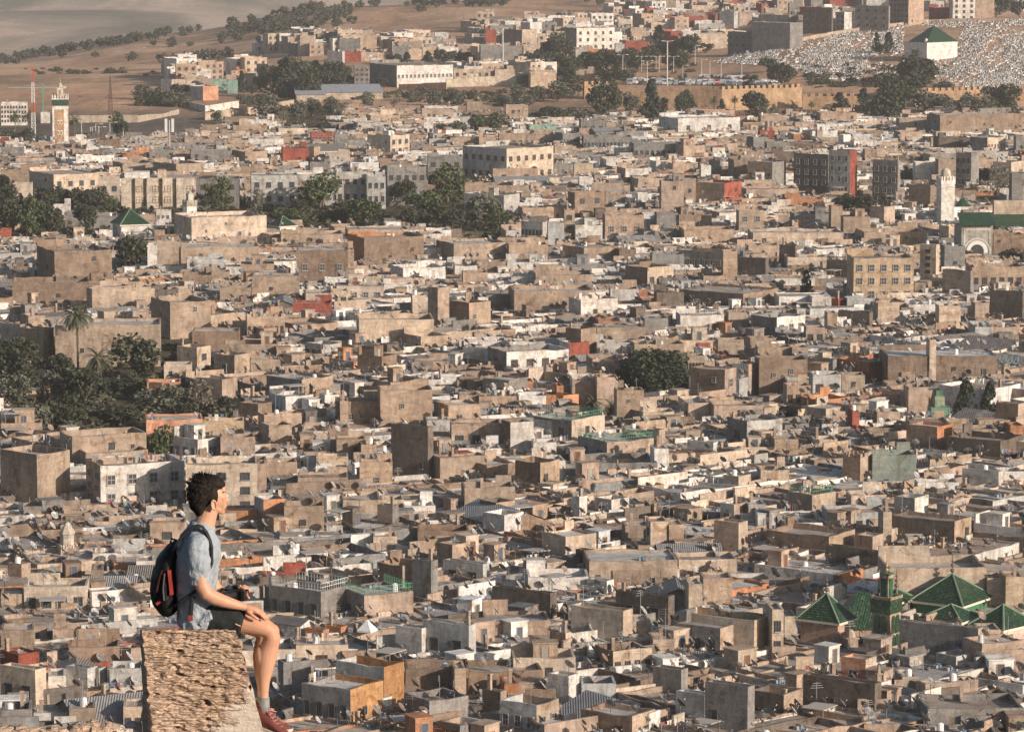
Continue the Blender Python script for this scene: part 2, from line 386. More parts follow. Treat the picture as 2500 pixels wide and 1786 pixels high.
def gen_house(sk, B, A, H, base, cf, cl, croof, r, win=None, lwin=None, vis=3.0, flags='', density=1.0, rail=None):
    """local x: along the right-hand wall, local y: along the left-hand wall; the near corner is the origin."""
    gable = 'G' in flags; par = 0.05 if gable else r.choice([.35,.6,.8,1.0])
    if B < 3 or A < 3: par = min(par, .3)
    mb = sk.part('wall'); wallring(mb, B, A, base, H, par, cf, cl, r, crenel='q' in flags, ragged=0.0 if gable else 0.2)
    sk.done('wall', mb, ['plaster'])
    zr = H - par
    mb = sk.part('roof')
    if gable:
        g = r.choice([(.30,.30,.30),(.26,.24,.22),(.36,.35,.34),(.24,.22,.2)]) if 'K' not in flags else (.3,.24,.19); e = .35; ridge = min(A, B) * .22
        if B >= A:
            P = [(-e,-e,H+.02),(B+e,-e,H+.02),(B+e,A/2,H+ridge),(-e,A/2,H+ridge),(B+e,A+e,H+.02),(-e,A+e,H+.02)]
            mb.poly([P[0],P[1],P[2],P[3]], g, 0); mb.poly([P[3],P[2],P[4],P[5]], g, 0)
            mb.poly([(0,0,H-.02),(0,A/2,H+ridge-.12),(0,A,H-.02)], cl, 1); mb.poly([(B,0,H-.02),(B,A,H-.02),(B,A/2,H+ridge-.12)], cf, 1)
        else:
            P = [(-e,-e,H+.02),(-e,A+e,H+.02),(B/2,A+e,H+ridge),(B/2,-e,H+ridge),(B+e,-e,H+.02),(B+e,A+e,H+.02)]
            mb.poly([P[0],P[3],P[2],P[1]], g, 0); mb.poly([P[3],P[4],P[5],P[2]], g, 0)
            mb.poly([(0,0,H-.02),(B,0,H-.02),(B/2,0,H+ridge-.12)], cf, 1); mb.poly([(0,A,H-.02),(B/2,A,H+ridge-.12),(B,A,H-.02)], cf, 1)
        sk.done('roof', mb, ['corr', 'plaster'])
    else:
        mb.poly([(.05,.05,zr),(B-.05,.05,zr),(B-.05,A-.05,zr),(.05,A-.05,zr)], croof)
        sk.done('roof', mb, ['roof'])
    zlo = max(base + .5, H - vis)
    wk = r.choice(['window_w','window_b','window_d','window_d'])
    if win: windows(sk, B, H, zlo, win[0], win[1], 'R', A, wk, r)
    elif B > 4 and H - zlo > 2.2:
        for _ in range(int(r.random() * B / 2.8 * density)):
            s_ = r.uniform(.45,.95); z = r.uniform(zlo, H - 1.4 - s_) if H-1.4-s_ > zlo else zlo
            sk.put(wk, (r.uniform(.4, B - 1.4), -.16, z), 0, (s_, 1, s_ * r.uniform(1,1.5)))
    if lwin: windows(sk, B, H, zlo, lwin[0], lwin[1], 'L', A, wk, r)
    elif A > 4 and H - zlo > 2.2:
        for _ in range(int(r.random() * A / 4 * density)):
            s_ = r.uniform(.45,.9); z = r.uniform(zlo, H - 1.4 - s_) if H-1.4-s_ > zlo else zlo
            sk.put(wk, (-.16, r.uniform(1.4, A - .4), z), -math.pi/2, (s_, 1, s_ * r.uniform(1,1.5)))
    if gable: return
    if rail:
        mb = sk.part('railing'); h = 1.0
        for (p, q) in (((0.1,.1),(B-.1,.1)), ((.1,.1),(.1,A-.1)), ((B-.1,.1),(B-.1,A-.1))):
            L = math.hypot(q[0]-p[0], q[1]-p[1]); n = max(2, int(L / .45))
            for i in range(n + 1):
                x = p[0] + (q[0]-p[0]) * i / n; y = p[1] + (q[1]-p[1]) * i / n; mb.tube((x,y,H-.02),(x,y,H+h),.03,n=4,col=rail)
            for zz in (.5, 1.0): mb.tube((*p, H+zz), (*q, H+zz), .035, n=4, col=rail)
        sk.done('railing', mb, ['paint'])
    # stair hut on the roof
    if B > 4.5 and A > 4.5 and r.random() < .22 * density and 'f' not in flags:
        hw, hd, hh = r.uniform(1.8, 3.2), r.uniform(1.8, 3), r.uniform(1.9, 2.6)
        x = r.uniform(.5, max(.6, B - hw - .5)); y = r.uniform(A*.4, max(A*.45, A - hd - .4)); c2 = jit(cf if r.random() < .6 else PAL[r.choice('wtcpg')], .12, r)
        mb = sk.part('roof_hut'); mb.box(x, y, zr, x+hw, y+hd, zr+hh, c2); mb.box(x-.12, y-.12, zr+hh, x+hw+.12, y+hd+.12, zr+hh+.14, jit(c2,.1,r), 0, True); hut = sk.done('roof_hut', mb, ['plaster'])
        sk.put('door%d' % r.randrange(4), (x + hw*.35, y-.09, zr), 0, (.8, 1, 1.75), hut)
    if 'f' in flags: density *= .6
    # raised wall stub
    if r.random() < .5 and B > 4:
        w_ = B * r.uniform(.25,.55); x = r.choice([0.02, B - w_ - .02]); mb = sk.part('raised_parapet'); mb.box(x, A-.32, H-.3, x+w_, A-.03, H+r.uniform(.5,1.6), jit(cl,.08,r)); sk.done('raised_parapet', mb, ['plaster'])
    area = B * A
    for k in range(min(7, int(r.random()**1.3 * area / 10 * density + r.random()*.9))):
        s_ = r.uniform(.85, 1.35)
        if r.random() < .55: px, py = r.uniform(.3, B-.3), r.choice([.16, A-.2])
        else: px, py = r.uniform(.4, B-.4), r.uniform(.4, A-.4)
        sk.put(r.choice(['dish_l','dish_g','dish_g','dish_r']), (px, py, zr if .3 < py < A-.3 else H - .05), r.uniform(-.7,.5), (s_,s_,s_))
    if r.random() < .3 * density: sk.put('aerial', (r.uniform(.5,B-.5), r.uniform(.5,A-.5), zr), r.uniform(0,3), (1,1,r.uniform(.8,1.5)))
    if r.random() < .16 * density: sk.put('tank', (r.uniform(.8,B-.8), r.uniform(.8,A-.8), zr), 0, (.8,.8,.9))
    if B > 4.5 and (r.random() < .13 * density or 'L' in flags): sk.put('laundry%d' % r.randrange(5), (r.uniform(.4,B-3.6), r.uniform(.8,A-.6), zr), r.uniform(-.2,.2))
    if r.random() < .2 * density: sk.put('chimney', (r.uniform(.3,B-.9), r.choice([.3, A-.9]), zr), 0, (.8,.8,r.uniform(.8,1.3)))
    for k in range(int(r.random() * area / 34 * density)): sk.put('roof_junk', (r.uniform(.3,max(.4,B-2.3)), r.uniform(.3,max(.4,A-1.8)), zr), 0)
    if B > 5 and A > 4 and r.random() < .05 * density: sk.put('awning', (r.uniform(.3,B-3.6), r.uniform(.3,A-3), zr))
ROOFC = [(.66,.64,.60),(.60,.56,.51),(.55,.48,.41),(.48,.42,.36),(.60,.56,.51),(.41,.36,.31),(.68,.66,.62),(.55,.43,.35),(.46,.44,.42)]
# ---------------- the houses one can pick out: x of left edge, near corner, right edge, y of wall top, y of visible wall foot, colours (left/right, the left often darkened to paint its shade), flags ----------------
# flags: wNxM / vNxM windows on the right / left face, dN roof type: f few things on the roof, G corrugated gable, q crenels, L washing, Rg/Rw railing; orange-sided house and wing: grey fronts are painted shade
HOUSES = """
@ 0 0 6
1520 1522 1745 818 860 t
2025 2030 2170 865 925 r w5x1|red rooftop house with a row of dark openings|the red rooftop house
2172 2185 2273 875 960 g
1615 1620 1850 905 965 w
1840 1845 2015 968 1060 r|house with a bright red sloping terrace|
1515 1600 1750 990 1060 t
1240 1245 1510 985 1060 g f
970 975 1130 980 1045 g f
1130 1135 1240 985 1040 t
640 642 780 912 975 b
490 492 625 915 965 w
735 800 1000 1065 1135 t
1000 1150 1330 1070 1160 t
190 350 640 1140 1235 c w4x1|long cream house with a row of arched windows|the long arched-window house
640 645 780 1150 1285 c w2x1
1272 1280 1560 1165 1330 g w3x2
1630 1640 1945 1145 1330 a w4x2 f|pale grey three-storey block behind dark trees|the pale grey block
2105 2110 2273 1140 1320 a w3x2
1975 2050 2090 960 1060 t
2120 2125 2230 1000 1065 c
345 347 455 1103 1145 r
85 86 205 1195 1280 c
0 2 190 1115 1180 t
1460 1465 1600 940 990 t
200 205 340 935 975 t
1200 1205 1335 895 945 t
1370 1375 1505 870 915 t
2150 2155 2273 1060 1110 w
0 2 150 965 1030 g
560 562 700 960 1010 w
1135 1250 1740 1422 1585 c f|wide blank cream wall building below small minaret|the wide blank cream building
1005 1008 1170 1540 1600 b
420 425 760 1410 1480 g
480 482 590 1545 1600 c
1830 1835 2240 1530 1600 t
0 2 65 1495 1560 r f|small red house at the left edge|the small red house
910 912 1010 1400 1480 t
1015 1020 1112 1375 1470 w w3x2
345 347 460 1340 1400 w
@ 820 0 6
205 355 480 885 1005 c w3x2
570 575 635 805 880 w w2x1
560 562 765 715 770 p
850 855 958 665 715 t f
1105 1110 1255 688 770 t f
745 747 930 900 960 t
930 935 1058 895 965 t
1060 1066 1430 880 950 t w9x1
1430 1480 1593 870 960 g w5x1
1600 1618 1935 895 970 g w13x1 f|long low grey building with many small dark windows|the long many-windowed building
1255 1266 1440 822 870 m f|low house with a mint green wall|the mint green wall
1155 1160 1245 848 880 w f
1590 1600 1760 785 865 g w3x1
1760 1765 1830 805 850 t
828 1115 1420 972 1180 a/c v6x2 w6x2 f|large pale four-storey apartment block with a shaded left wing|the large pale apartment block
1020 1025 1320 1100 1185 p w2x1
835 840 1260 1212 1275 t
838 1097 1200 1275 1400 a v5x1
1515 1560 1755 1258 1420 b w2x2
1755 1760 1895 1265 1330 t
1750 1758 2012 1402 1555 p w3x1|square beige house with three dark windows in a row|the three-window beige house
1380 1385 1490 1455 1600 a f
1490 1492 1560 1370 1560 t w1x3
1560 1565 1740 1470 1570 w
1210 1350 1395 1450 1560 a v6x1
2120 2125 2273 1180 1390 p
1970 1972 2060 1265 1340 w
1585 1590 1680 1160 1230 w
1550 1555 1680 1070 1145 c
1940 1945 2265 940 1030 g w9x1
1420 1425 1550 1070 1150 g
0 10 90 980 1080 c
200 205 280 975 1030 t
400 405 800 1005 1050 w f
590 600 828 1020 1180 g w3x2
325 336 590 1090 1310 g w5x2
0 2 200 1120 1320 a w4x2
200 205 325 1150 1330 a w3x2
90 95 280 1060 1125 w
75 80 475 1500 1560 c f
2090 2095 2235 1390 1500 g
@ 820 0 1.5
1500 1572 1820 185 320 g/w w5x3 f|large white apartment building on the hill district|the white hill apartment building
1315 1318 1370 220 370 c w1x4
1100 1215 1312 195 300 g/c
1220 1225 1330 290 378 c w2x1
972 978 1048 200 300 r
1885 1890 2040 270 345 r f
1648 1652 1780 325 375 o
1560 1565 1648 325 390 a
2110 2235 2250 235 330 r
220 398 765 430 550 g/w w14x1 f|long white school building with a strip of windows|the long white school
118 122 220 430 560 g w3x4
765 770 1010 450 505 c w5x1
1035 1040 1170 455 500 c
45 47 165 340 385 r
195 197 295 310 340 c
220 225 293 380 420 w
470 475 560 320 370 c
640 645 735 215 240 w
695 700 785 255 290 p
1370 1375 1500 205 250 c
2055 2060 2170 150 200 c
1268 1272 1440 475 555 c
1550 1555 1690 460 525 t
1820 1825 1885 285 350 a
1925 1930 2050 210 260 c
1840 1845 1930 125 180 c
940 945 1080 300 400 g
1085 1090 1215 305 390 g
560 565 640 310 360 c
665 670 800 310 360 w
@ 0 0 1.5
1120 1125 1210 520 570 c
1200 1205 1280 490 550 c
1285 1290 1380 515 560 p
1240 1325 1425 565 635 a/s|salmon and grey house on the field's edge|
1470 1475 1540 490 520 p
1480 1485 1552 525 590 m
1375 1380 1480 520 570 m
1540 1545 1607 455 490 o
1050 1120 1135 520 600 a
1675 1750 1762 420 540 g v2x4
1600 1670 1682 480 570 g
2135 2235 2250 335 440 a
0 5 175 672 795 w w9x4 f|white building with many small windows at left edge|the white many-windowed block
260 265 325 735 780 w
@ 1650 0 1.5
110 132 330 220 310 c f
340 500 505 210 320 g v4x2
500 745 830 150 300 g f
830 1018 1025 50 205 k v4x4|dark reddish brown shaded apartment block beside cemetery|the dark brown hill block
1045 1100 1170 80 190 a/w v2x3
1170 1390 1395 40 185 g v4x3
1395 1520 1620 -25 150 g/p v5x5|tall grey apartment block above cemetery|the tall grey hill block
1665 1670 1805 50 120 r w3x1|small red house with three openings above the cemetery|the red house above the cemetery
1805 1810 1957 -25 125 w w3x4|white apartment block above the cemetery|the white block above the cemetery
1957 1960 2080 -25 115 p f
1000 1005 1165 0 45 r
735 740 820 20 75 g
580 585 700 55 100 c
285 380 405 75 170 a
145 150 320 155 200 a
540 740 745 100 160 g
100 105 280 35 80 c
1240 1245 1390 -10 60 a
@ 1650 0 6
-110 15 420 775 870 w w3x1 f|long low bright white building under the city wall|the long white building
235 240 325 738 790 w f
550 555 725 752 830 t f
690 720 880 760 800 w
940 945 1180 737 800 t
775 780 935 805 850 p
545 550 647 855 905 r
0 50 190 950 1040 p
465 507 590 895 985 g
235 240 320 965 1030 r/w
590 595 745 930 1000 g
740 745 970 935 980 k
1060 1095 1142 880 970 w f
1170 1175 1350 920 965 w
1640 1725 2273 752 880 g/b f|very long brown-grey walled hall at right edge|the long brown-grey hall
1920 2035 2155 900 990 g/c w6x1
2215 2222 2273 890 990 g
1710 1715 1925 900 970 k
372 380 670 1045 1185 b
470 630 720 1060 1210 t/g v4x1
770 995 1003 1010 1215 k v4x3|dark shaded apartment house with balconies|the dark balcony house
1000 1137 1185 985 1260 a/r v3x4 f|narrow pale four-storey house with red side wall|the narrow red-sided house
1230 1235 1305 975 1060 t
1305 1310 1420 965 1030 t
1285 1450 1462 1050 1270 g v3x3
1560 1565 1710 1060 1130 w
1830 1930 1980 1000 1210 g v3x3
130 318 430 1195 1325 t/r f|flat house whose lit right wall is brick red|the red-walled house
0 5 130 1170 1320 p
440 445 630 1175 1240 t
455 460 803 1235 1300 p
722 730 962 1300 1350 o f|long orange-red rooftop parapet room|the long orange-red parapet
962 965 1015 1300 1340 w
410 415 500 1325 1370 o
15 20 235 1400 1500 b
185 190 315 1440 1495 w
408 412 575 1375 1525 t w2x2
770 775 1010 1395 1480 g
1010 1015 1090 1345 1500 t
1090 1095 1268 1415 1530 t
1270 1360 1430 1350 1470 p
1521 1662 1690 1210 1350 b
2070 2190 2273 1060 1150 c
1710 1715 1830 1040 1140 t
500 505 1095 1520 1604 c
50 55 380 1500 1590 t
1225 1230 1640 1515 1600 t
2070 2075 2273 1530 1600 b
2190 2195 2273 1130 1280 g
1455 1460 1640 775 860 p
160 165 230 1080 1180 w
300 302 370 1065 1130 w
215 290 302 1050 1150 g
@ 0 590 6
240 355 730 65 270 b f|tall windowless brown block with grey side|the tall windowless brown block
75 80 580 265 410 b f
565 600 985 310 460 t f
985 1110 1375 395 590 t
1010 1015 1175 0 160 t
1175 1180 1690 35 160 t f
1930 1935 2273 55 240 b w3x1
960 962 1025 20 190 w f
1215 1220 1460 115 190 a
1375 1380 1500 195 265 t
1570 1575 1790 145 230 t
1640 1645 1955 225 375 t
2115 2120 2273 240 310 w w2x1
2155 2160 2273 320 400 c w2x1
1905 1910 1980 310 365 w w1x1
1430 1435 1640 300 390 t
1740 1742 1910 430 475 o f
1910 1912 2165 400 465 r|long red rooftop room with small window|the long red rooftop room
1520 1525 1600 410 450 p
1585 1612 1860 490 620 t w7x1 q|tan house with crenels and a row of small square openings|the small crenelled house
1250 1255 1560 585 680 b f
352 360 1045 545 770 t f|long ochre wall building behind the palm trees|the ochre wall behind the palms
130 280 350 570 760 b
0 130 135 540 690 g
130 185 295 485 570 t
1155 1285 1375 690 780 c w1x1
1455 1460 1815 670 770 t
1395 1530 1630 740 870 t v1x1
1815 1820 1975 690 770 w
1990 2110 2230 670 740 a v3x1
2050 2055 2150 750 800 t
1630 1635 1830 770 850 t
1065 1070 1250 800 860 c
1270 1450 1550 900 1050 p
950 960 1180 915 1000 s|little pinkish house among the garden trees|the pinkish garden house
1740 1970 2175 900 1010 g/t
1755 1865 2045 1010 1100 w
2085 2120 2220 1000 1060 w
1555 1685 1775 1060 1180 b
950 955 1325 1162 1215 s f|long salmon pink wall house below the garden|the long salmon wall
1322 1326 1590 1170 1280 y
1685 1725 1970 1130 1250 p
1700 1755 1905 1200 1320 p/t f
1430 1440 1665 1275 1410 p f
1130 1290 1445 1290 1410 w v3x1 w5x1|pale bluish white house with small windows|the bluish white house
390 470 955 1272 1440 t f|wide tan house with bare parapet wall|the wide tan house
75 210 430 1312 1390 t
0 240 455 1388 1700 t f|huge plain ochre walled building at left edge|the huge ochre walled building
100 220 345 1260 1310 t
0 5 270 1185 1250 p w2x1
500 560 965 1378 1460 t
560 655 1205 1462 1720 p/w v2x3 w4x2 L|stained white house with brown shutters|the stained white house
1205 1212 1680 1452 1750 c w3x3 f|cream house with pilasters directly behind the man's head|the cream house behind the man
1735 1740 1940 1440 1540 t
1680 1683 1735 1450 1640 p
1975 1980 2160 1395 1450 t
2060 2065 2273 1402 1500 c
1940 1945 2273 1540 1620 t
1970 1975 2145 1140 1190 t
2145 2150 2273 1290 1360 t
2135 2140 2273 1215 1290 b
0 3 90 1110 1170 w
1180 1185 1300 1420 1470 w
2215 2220 2273 1040 1210 p
@ 820 590 6
0 3 118 50 190 t
75 185 575 -25 130 o/b f|brown brick house with one orange strip of wall|the brown house with orange strip
470 475 690 40 110 w
655 770 1110 15 130 t
1125 1130 1385 20 130 t
1480 1620 1845 40 130 t w1x1
1847 1850 1960 50 130 b
2060 2065 2273 80 180 g
915 920 1110 130 200 t
1115 1120 1335 130 190 w
825 830 990 200 270 t
0 3 190 235 290 w
310 315 500 280 340 w
0 5 310 290 365 c w4x1
495 500 590 350 470 c f
600 665 740 300 560 p f|ruined reddish wall tower with crumbling top|the ruined reddish tower
740 870 1010 400 560 b/t
870 875 1000 395 460 w
1160 1165 1680 320 440 t f
1890 2035 2205 170 300 b/c w3x1
2088 2095 2273 330 430 k f
1300 1305 1680 215 290 t
1520 1600 1840 380 490 w
1925 1930 2025 430 500 w f
1980 1985 2165 370 395 o f
2010 2015 2170 500 620 g f
1860 1865 2010 520 560 w
1700 1705 2020 560 650 t
145 150 640 510 660 c f
440 555 740 620 690 t
830 835 1110 645 700 w f
828 990 998 700 790 a
990 1115 1520 720 830 g/w w4x1|cream villa with arched window and roof rooms|the cream villa
1130 1135 1365 650 720 w w2x1
1460 1525 1655 660 750 w/r f|white house with a bright red terrace wall|the red terrace wall
1500 1600 1700 570 740 b
1700 1705 1940 660 740 a
1945 1950 2273 670 750 t
1870 1875 1920 750 830 c
1700 1705 1840 885 965 p
1830 1835 2010 970 1110 t
140 300 400 750 860 b
505 510 735 780 850 t
680 685 860 885 930 w f
960 1130 1250 905 990 g
285 290 630 970 1200 t f|tall plain tan wall house with cracks|the tall plain tan house
0 5 300 1040 1180 t f
30 275 282 950 1030 k
640 735 945 1070 1170 t
1115 1120 1180 1010 1080 b
0 5 195 1290 1400 t
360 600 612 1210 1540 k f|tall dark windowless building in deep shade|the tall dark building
625 680 985 1410 1550 t
750 755 1080 1190 1345 p w3x1|beige-brown house with washing on its roof|the brown washing-line house
1080 1140 1290 1180 1375 b/a
1285 1420 1435 1170 1270 a
1290 1540 1755 1165 1285 g/c Rg v2x1|cream roof terrace house with green railings|the green-railed upper terrace
1580 1770 2075 1310 1425 g/p v2x1 w2x1 Rg|pinkish cream house with green rails and roof room|the green-railed pink house
1885 1890 2000 1222 1310 p w1x1 f
2075 2080 2175 1350 1480 w
1170 1335 1460 1442 1600 b/t
850 985 1170 1460 1550 t
1490 1495 2100 1450 1500 g
2030 2110 2150 1230 1340 g/t
2000 2005 2210 1110 1170 c w2x1
1285 1290 1440 1310 1400 w
150 155 370 1440 1560 t
160 165 265 1325 1420 t
590 595 745 1165 1230 a
860 865 1080 1350 1400 w
1230 1232 1290 910 960 o f
1370 1372 1440 1000 1060 o f
1440 1442 1485 940 1050 o f
800 805 930 1000 1080 p
930 935 1180 1010 1090 t
@ 1650 590 6
0 300 400 70 180 g/t v9x1
305 310 402 62 265 t f
405 585 592 110 230 k f
470 475 670 25 110 t
675 780 788 25 160 k
725 730 985 100 175 c
985 1150 1158 130 240 k
1155 1162 1555 105 372 y w5x3 f|large pale yellow building with scattered square windows|the large pale yellow building
1595 1700 1722 20 250 c v1x5
1750 1755 1890 30 190 g
1890 1895 2020 110 185 c w2x1
1740 1925 1935 190 350 g
1930 1935 2273 162 310 t w6x1 f|ragged ochre walled house with small square windows|the ragged ochre house
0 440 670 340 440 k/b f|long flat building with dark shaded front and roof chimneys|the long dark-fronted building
670 675 1010 355 440 w w5x1
885 890 1015 360 450 w
1015 1060 1113 375 447 r f|small red rooftop room beside the cypress|the red roof room by the cypress
1117 1120 1290 370 450 a
0 30 315 480 570 w Rw|white terrace house with white pergola|the white pergola house
415 420 780 450 490 w f
340 345 480 460 560 t
490 660 845 495 600 g/w w3x1
985 990 1055 465 560 t f
1060 1265 1275 460 560 k
845 850 975 560 640 p w2x1
1270 1320 1460 400 540 t
1320 1325 1460 465 530 w
1515 1520 1705 410 480 w f
1715 1720 1860 420 560 c f
1950 1955 2045 400 530 p f
2050 2265 2273 330 510 k
2060 2065 2235 555 640 t
35 40 270 645 720 c
270 275 445 640 720 t
480 485 655 630 680 t
530 535 755 685 765 t f
755 760 865 690 770 t
540 545 860 770 890 b f
20 25 190 745 830 t w8x1
98 320 395 835 970 b/p w1x1|low brown house beside the big round tree|the brown house by the round tree
370 475 535 800 890 a/p
860 1025 1035 770 860 g
890 895 1080 865 1000 a w2x1
1080 1085 1235 870 980 t
1380 1385 2100 745 900 b f|long brown retaining wall building with pale pilasters|the long pilastered brown wall
1655 1658 1700 640 900 c f
720 725 880 940 1060 t w3x1|square tan house with three arched openings|the three-arch tan house
955 960 1075 985 1040 w f
815 950 1135 1030 1090 o f|unplastered orange brick storey|the orange brick storey
820 980 1145 1090 1160 c
245 250 570 1070 1150 t f
335 465 695 1170 1320 g/a v1x1|boxy pale grey concrete house|the boxy grey house
1150 1153 1185 1105 1235 r f|slim red brick chimney tower|the slim red tower
1505 1707 1810 1210 1360 b/o f
1810 1815 2100 1225 1290 t
2180 2185 2273 1200 1260 o
1260 1265 1500 1240 1280 t
1770 2120 2273 1300 1420 k
640 645 800 1290 1370 t
75 245 252 1310 1380 a
1280 1285 1570 1392 1550 e f|weathered grey-green plaster wall house|the grey-green wall
1090 1205 1275 1410 1560 b/t q f|crenelled tan watch tower house|the crenelled tower
550 555 740 1490 1570 c f
310 410 490 1532 1600 c
1870 2108 2115 1500 1604 a f
1575 1580 1850 1572 1620 w f
2110 2118 2273 1500 1570 w
900 905 1055 1290 1340 c
1310 1315 1465 1110 1180 t
1515 1520 1650 950 1040 p
2090 2235 2273 1060 1170 b/p
@ 0 1186 6
395 400 600 185 240 p
970 978 1210 240 345 t w1x1|small tan house just left of the backpack|
1430 1440 1700 160 250 o
1660 1720 1860 90 260 a/o v4x1
1850 1855 2115 130 290 t
1795 1800 1910 215 290 t
540 545 870 400 430 p
145 155 565 655 800 c w4x1|long cream walled house with doors in its wall|the long cream house left of the man
560 600 780 690 780 w
0 5 150 705 800 t
600 605 760 440 500 w
885 890 1010 490 560 w w1x1
50 140 200 510 600 t
590 595 670 545 620 b
1755 2095 2273 690 870 g v4x1 Rw|large grey concrete house with railed terrace|the grey railed-terrace house
1690 1695 2000 592 660 r/k
1435 1440 1545 575 620 w f
2010 2115 2273 580 650 c
1770 1960 2060 912 1000 a G|small kiosk under white corrugated gable roof|the corrugated gable kiosk
0 5 220 940 1080 t
315 345 610 930 1010 p w1x1
445 450 780 1050 1170 b
785 855 935 1060 1170 t
710 715 930 1190 1310 a
0 120 255 1100 1195 r|red-walled roof terrace at the left edge|the red terrace at left edge
0 230 300 1200 1440 c v2x1
430 570 580 1190 1310 a
310 315 430 1240 1340 w
580 645 662 1190 1300 a v2x1
440 450 620 1450 1560 w/t
215 220 440 1480 1540 a
620 740 800 1370 1480 b/t
800 805 940 1440 1560 c w2x1
1925 1932 2273 1040 1140 c w1x1 f
1815 1850 2030 1150 1350 g
710 715 895 800 850 p
1990 2110 2138 940 1020 o f
2110 2225 2245 920 980 o f
0 5 200 1460 1604 g
@ 820 1186 6
940 1045 1170 110 220 k/t f
270 370 380 130 250 p/g
440 445 650 130 200 w f
290 295 445 90 180 c
835 840 1170 10 150 t f
530 535 870 292 400 b f
960 1100 1225 190 300 w
1540 1590 1640 70 200 w
1690 1800 1915 90 170 w v1x1
240 245 400 330 390 c
660 760 865 385 500 b/t
270 435 585 520 720 b/t
500 622 632 490 740 g
700 960 980 510 610 a v2x1
1345 1500 1700 330 470 c/c
1650 1655 2230 490 645 t f|long brown stone-walled house with tall cream end wall|the long stone-walled house
2050 2055 2170 232 430 c f
1885 1890 2050 262 350 t
2170 2175 2273 252 430 p f
1400 1555 1565 470 570 g
1565 1645 1652 420 560 k
1250 1255 1650 592 690 w f
1640 1770 1815 620 710 a/w
1020 1400 1410 700 860 k w1x1
1340 1342 1390 755 830 o f
0 185 505 715 870 g/p Rg|grey and pink house with green mesh roof fence|the green mesh fence house
390 560 570 930 1110 a f|pale blue-grey blank house|the blue-grey blank house
570 868 878 910 1140 a v2x1
980 985 1400 880 990 p f
1535 1875 1938 815 1035 c/c f|big plain beige cube house|the big beige cube
1935 1940 2055 880 990 c f
1690 1810 2065 1080 1200 b/c w4x1|brown house with cream gallery of doors|the cream gallery house
2065 2070 2210 1000 1120 t
1395 1500 1535 960 1100 b/c
1150 1158 1565 1120 1260 c|cream roofed house with rust stained wall|the rust-stained cream house
445 455 870 1190 1340 b f
770 775 850 1190 1375 t f
860 865 1350 1210 1320 b f
1380 1520 1590 1240 1380 w|small stained white hut with dishes on top|the small white dish hut
445 610 865 1400 1560 g
1070 1310 1455 1430 1590 a/t v3x1 w2x1|bluish white house with pink terrace roof|the house with pink terrace roof
1095 1100 1195 1290 1390 o w1x1
680 850 980 1562 1620 t/w f
1600 1935 2085 1502 1620 b/t v2x1|stained dark house with lit tan end at the bottom|the stained house at the bottom
1830 2170 2178 720 900 k v2x1
1600 1605 1830 1290 1370 a f
2070 2255 2273 1200 1350 g
0 315 445 1182 1440 a/O v4x1 f|grey-fronted house with vivid orange side wall|the orange-sided house
-225 95 310 1330 1560 g/O v4x1 f|low grey wing with sloping orange wall|the low grey and orange wing
1935 1940 2050 1010 1090 t
955 1075 1102 1342 1480 k/t
@ 1650 1186 6
15 20 400 480 575 c f
250 410 470 240 430 p/t
590 1000 1170 330 440 b/t f
1165 1285 1355 330 435 b/p
1350 1355 1400 170 370 c f
1400 1820 1930 232 380 k/t f
290 380 465 120 240 w/p v1x1
470 475 590 120 240 a w1x1
735 890 1045 60 180 t Rg L|terrace house crowded with potted plants|the plant-filled terrace
1140 1145 1375 60 150 c
995 1000 1400 172 265 a w5x1 f|low white room block under flat white canopy|the white canopy house
1425 1560 1650 80 200 g/w
980 1385 1400 430 540 k f
80 85 175 640 850 c f
175 180 370 600 780 t f
20 512 625 878 1080 c/y f|smooth beige shrine annexe with stepped walls|the smooth beige annexe
625 630 705 805 1088 c w1x2 f
705 710 795 850 970 c f
0 290 405 930 1090 g/t v3x1 f|grey arcade wall house with arched openings|the grey arcade house
1390 1395 2030 535 790 c f|big smooth beige windowless hall behind green pyramid roofs|the big beige hall
2030 2035 2150 600 790 c f
2150 2155 2273 592 810 y f
1460 1975 2005 932 1110 g/c f|long grey wall house beside the green minaret|the grey wall by the minaret
1978 1983 2120 938 1000 c f
1620 1800 1930 900 950 p/w
1870 2000 2273 1030 1180 p/t
1700 1830 1970 1112 1180 a/w v1x1
1080 1240 1310 1132 1275 s/c v1x1 f|small pink and cream roof hut with tall door|the pink roof hut
820 825 1090 1240 1280 c f
1570 1630 1975 1290 1390 p/t f
830 1300 1310 1290 1480 k f
480 705 830 1362 1490 k/t
190 470 480 1312 1604 g f
0 188 195 1360 1520 a f
1640 1645 2273 1452 1570 g f
1475 1480 1580 1245 1290 c
2000 2005 2273 1070 1170 p f
"""  # narrow-sided dark brown mass at the right edge stands in for a shadowed alley
CS = 850 / 2273
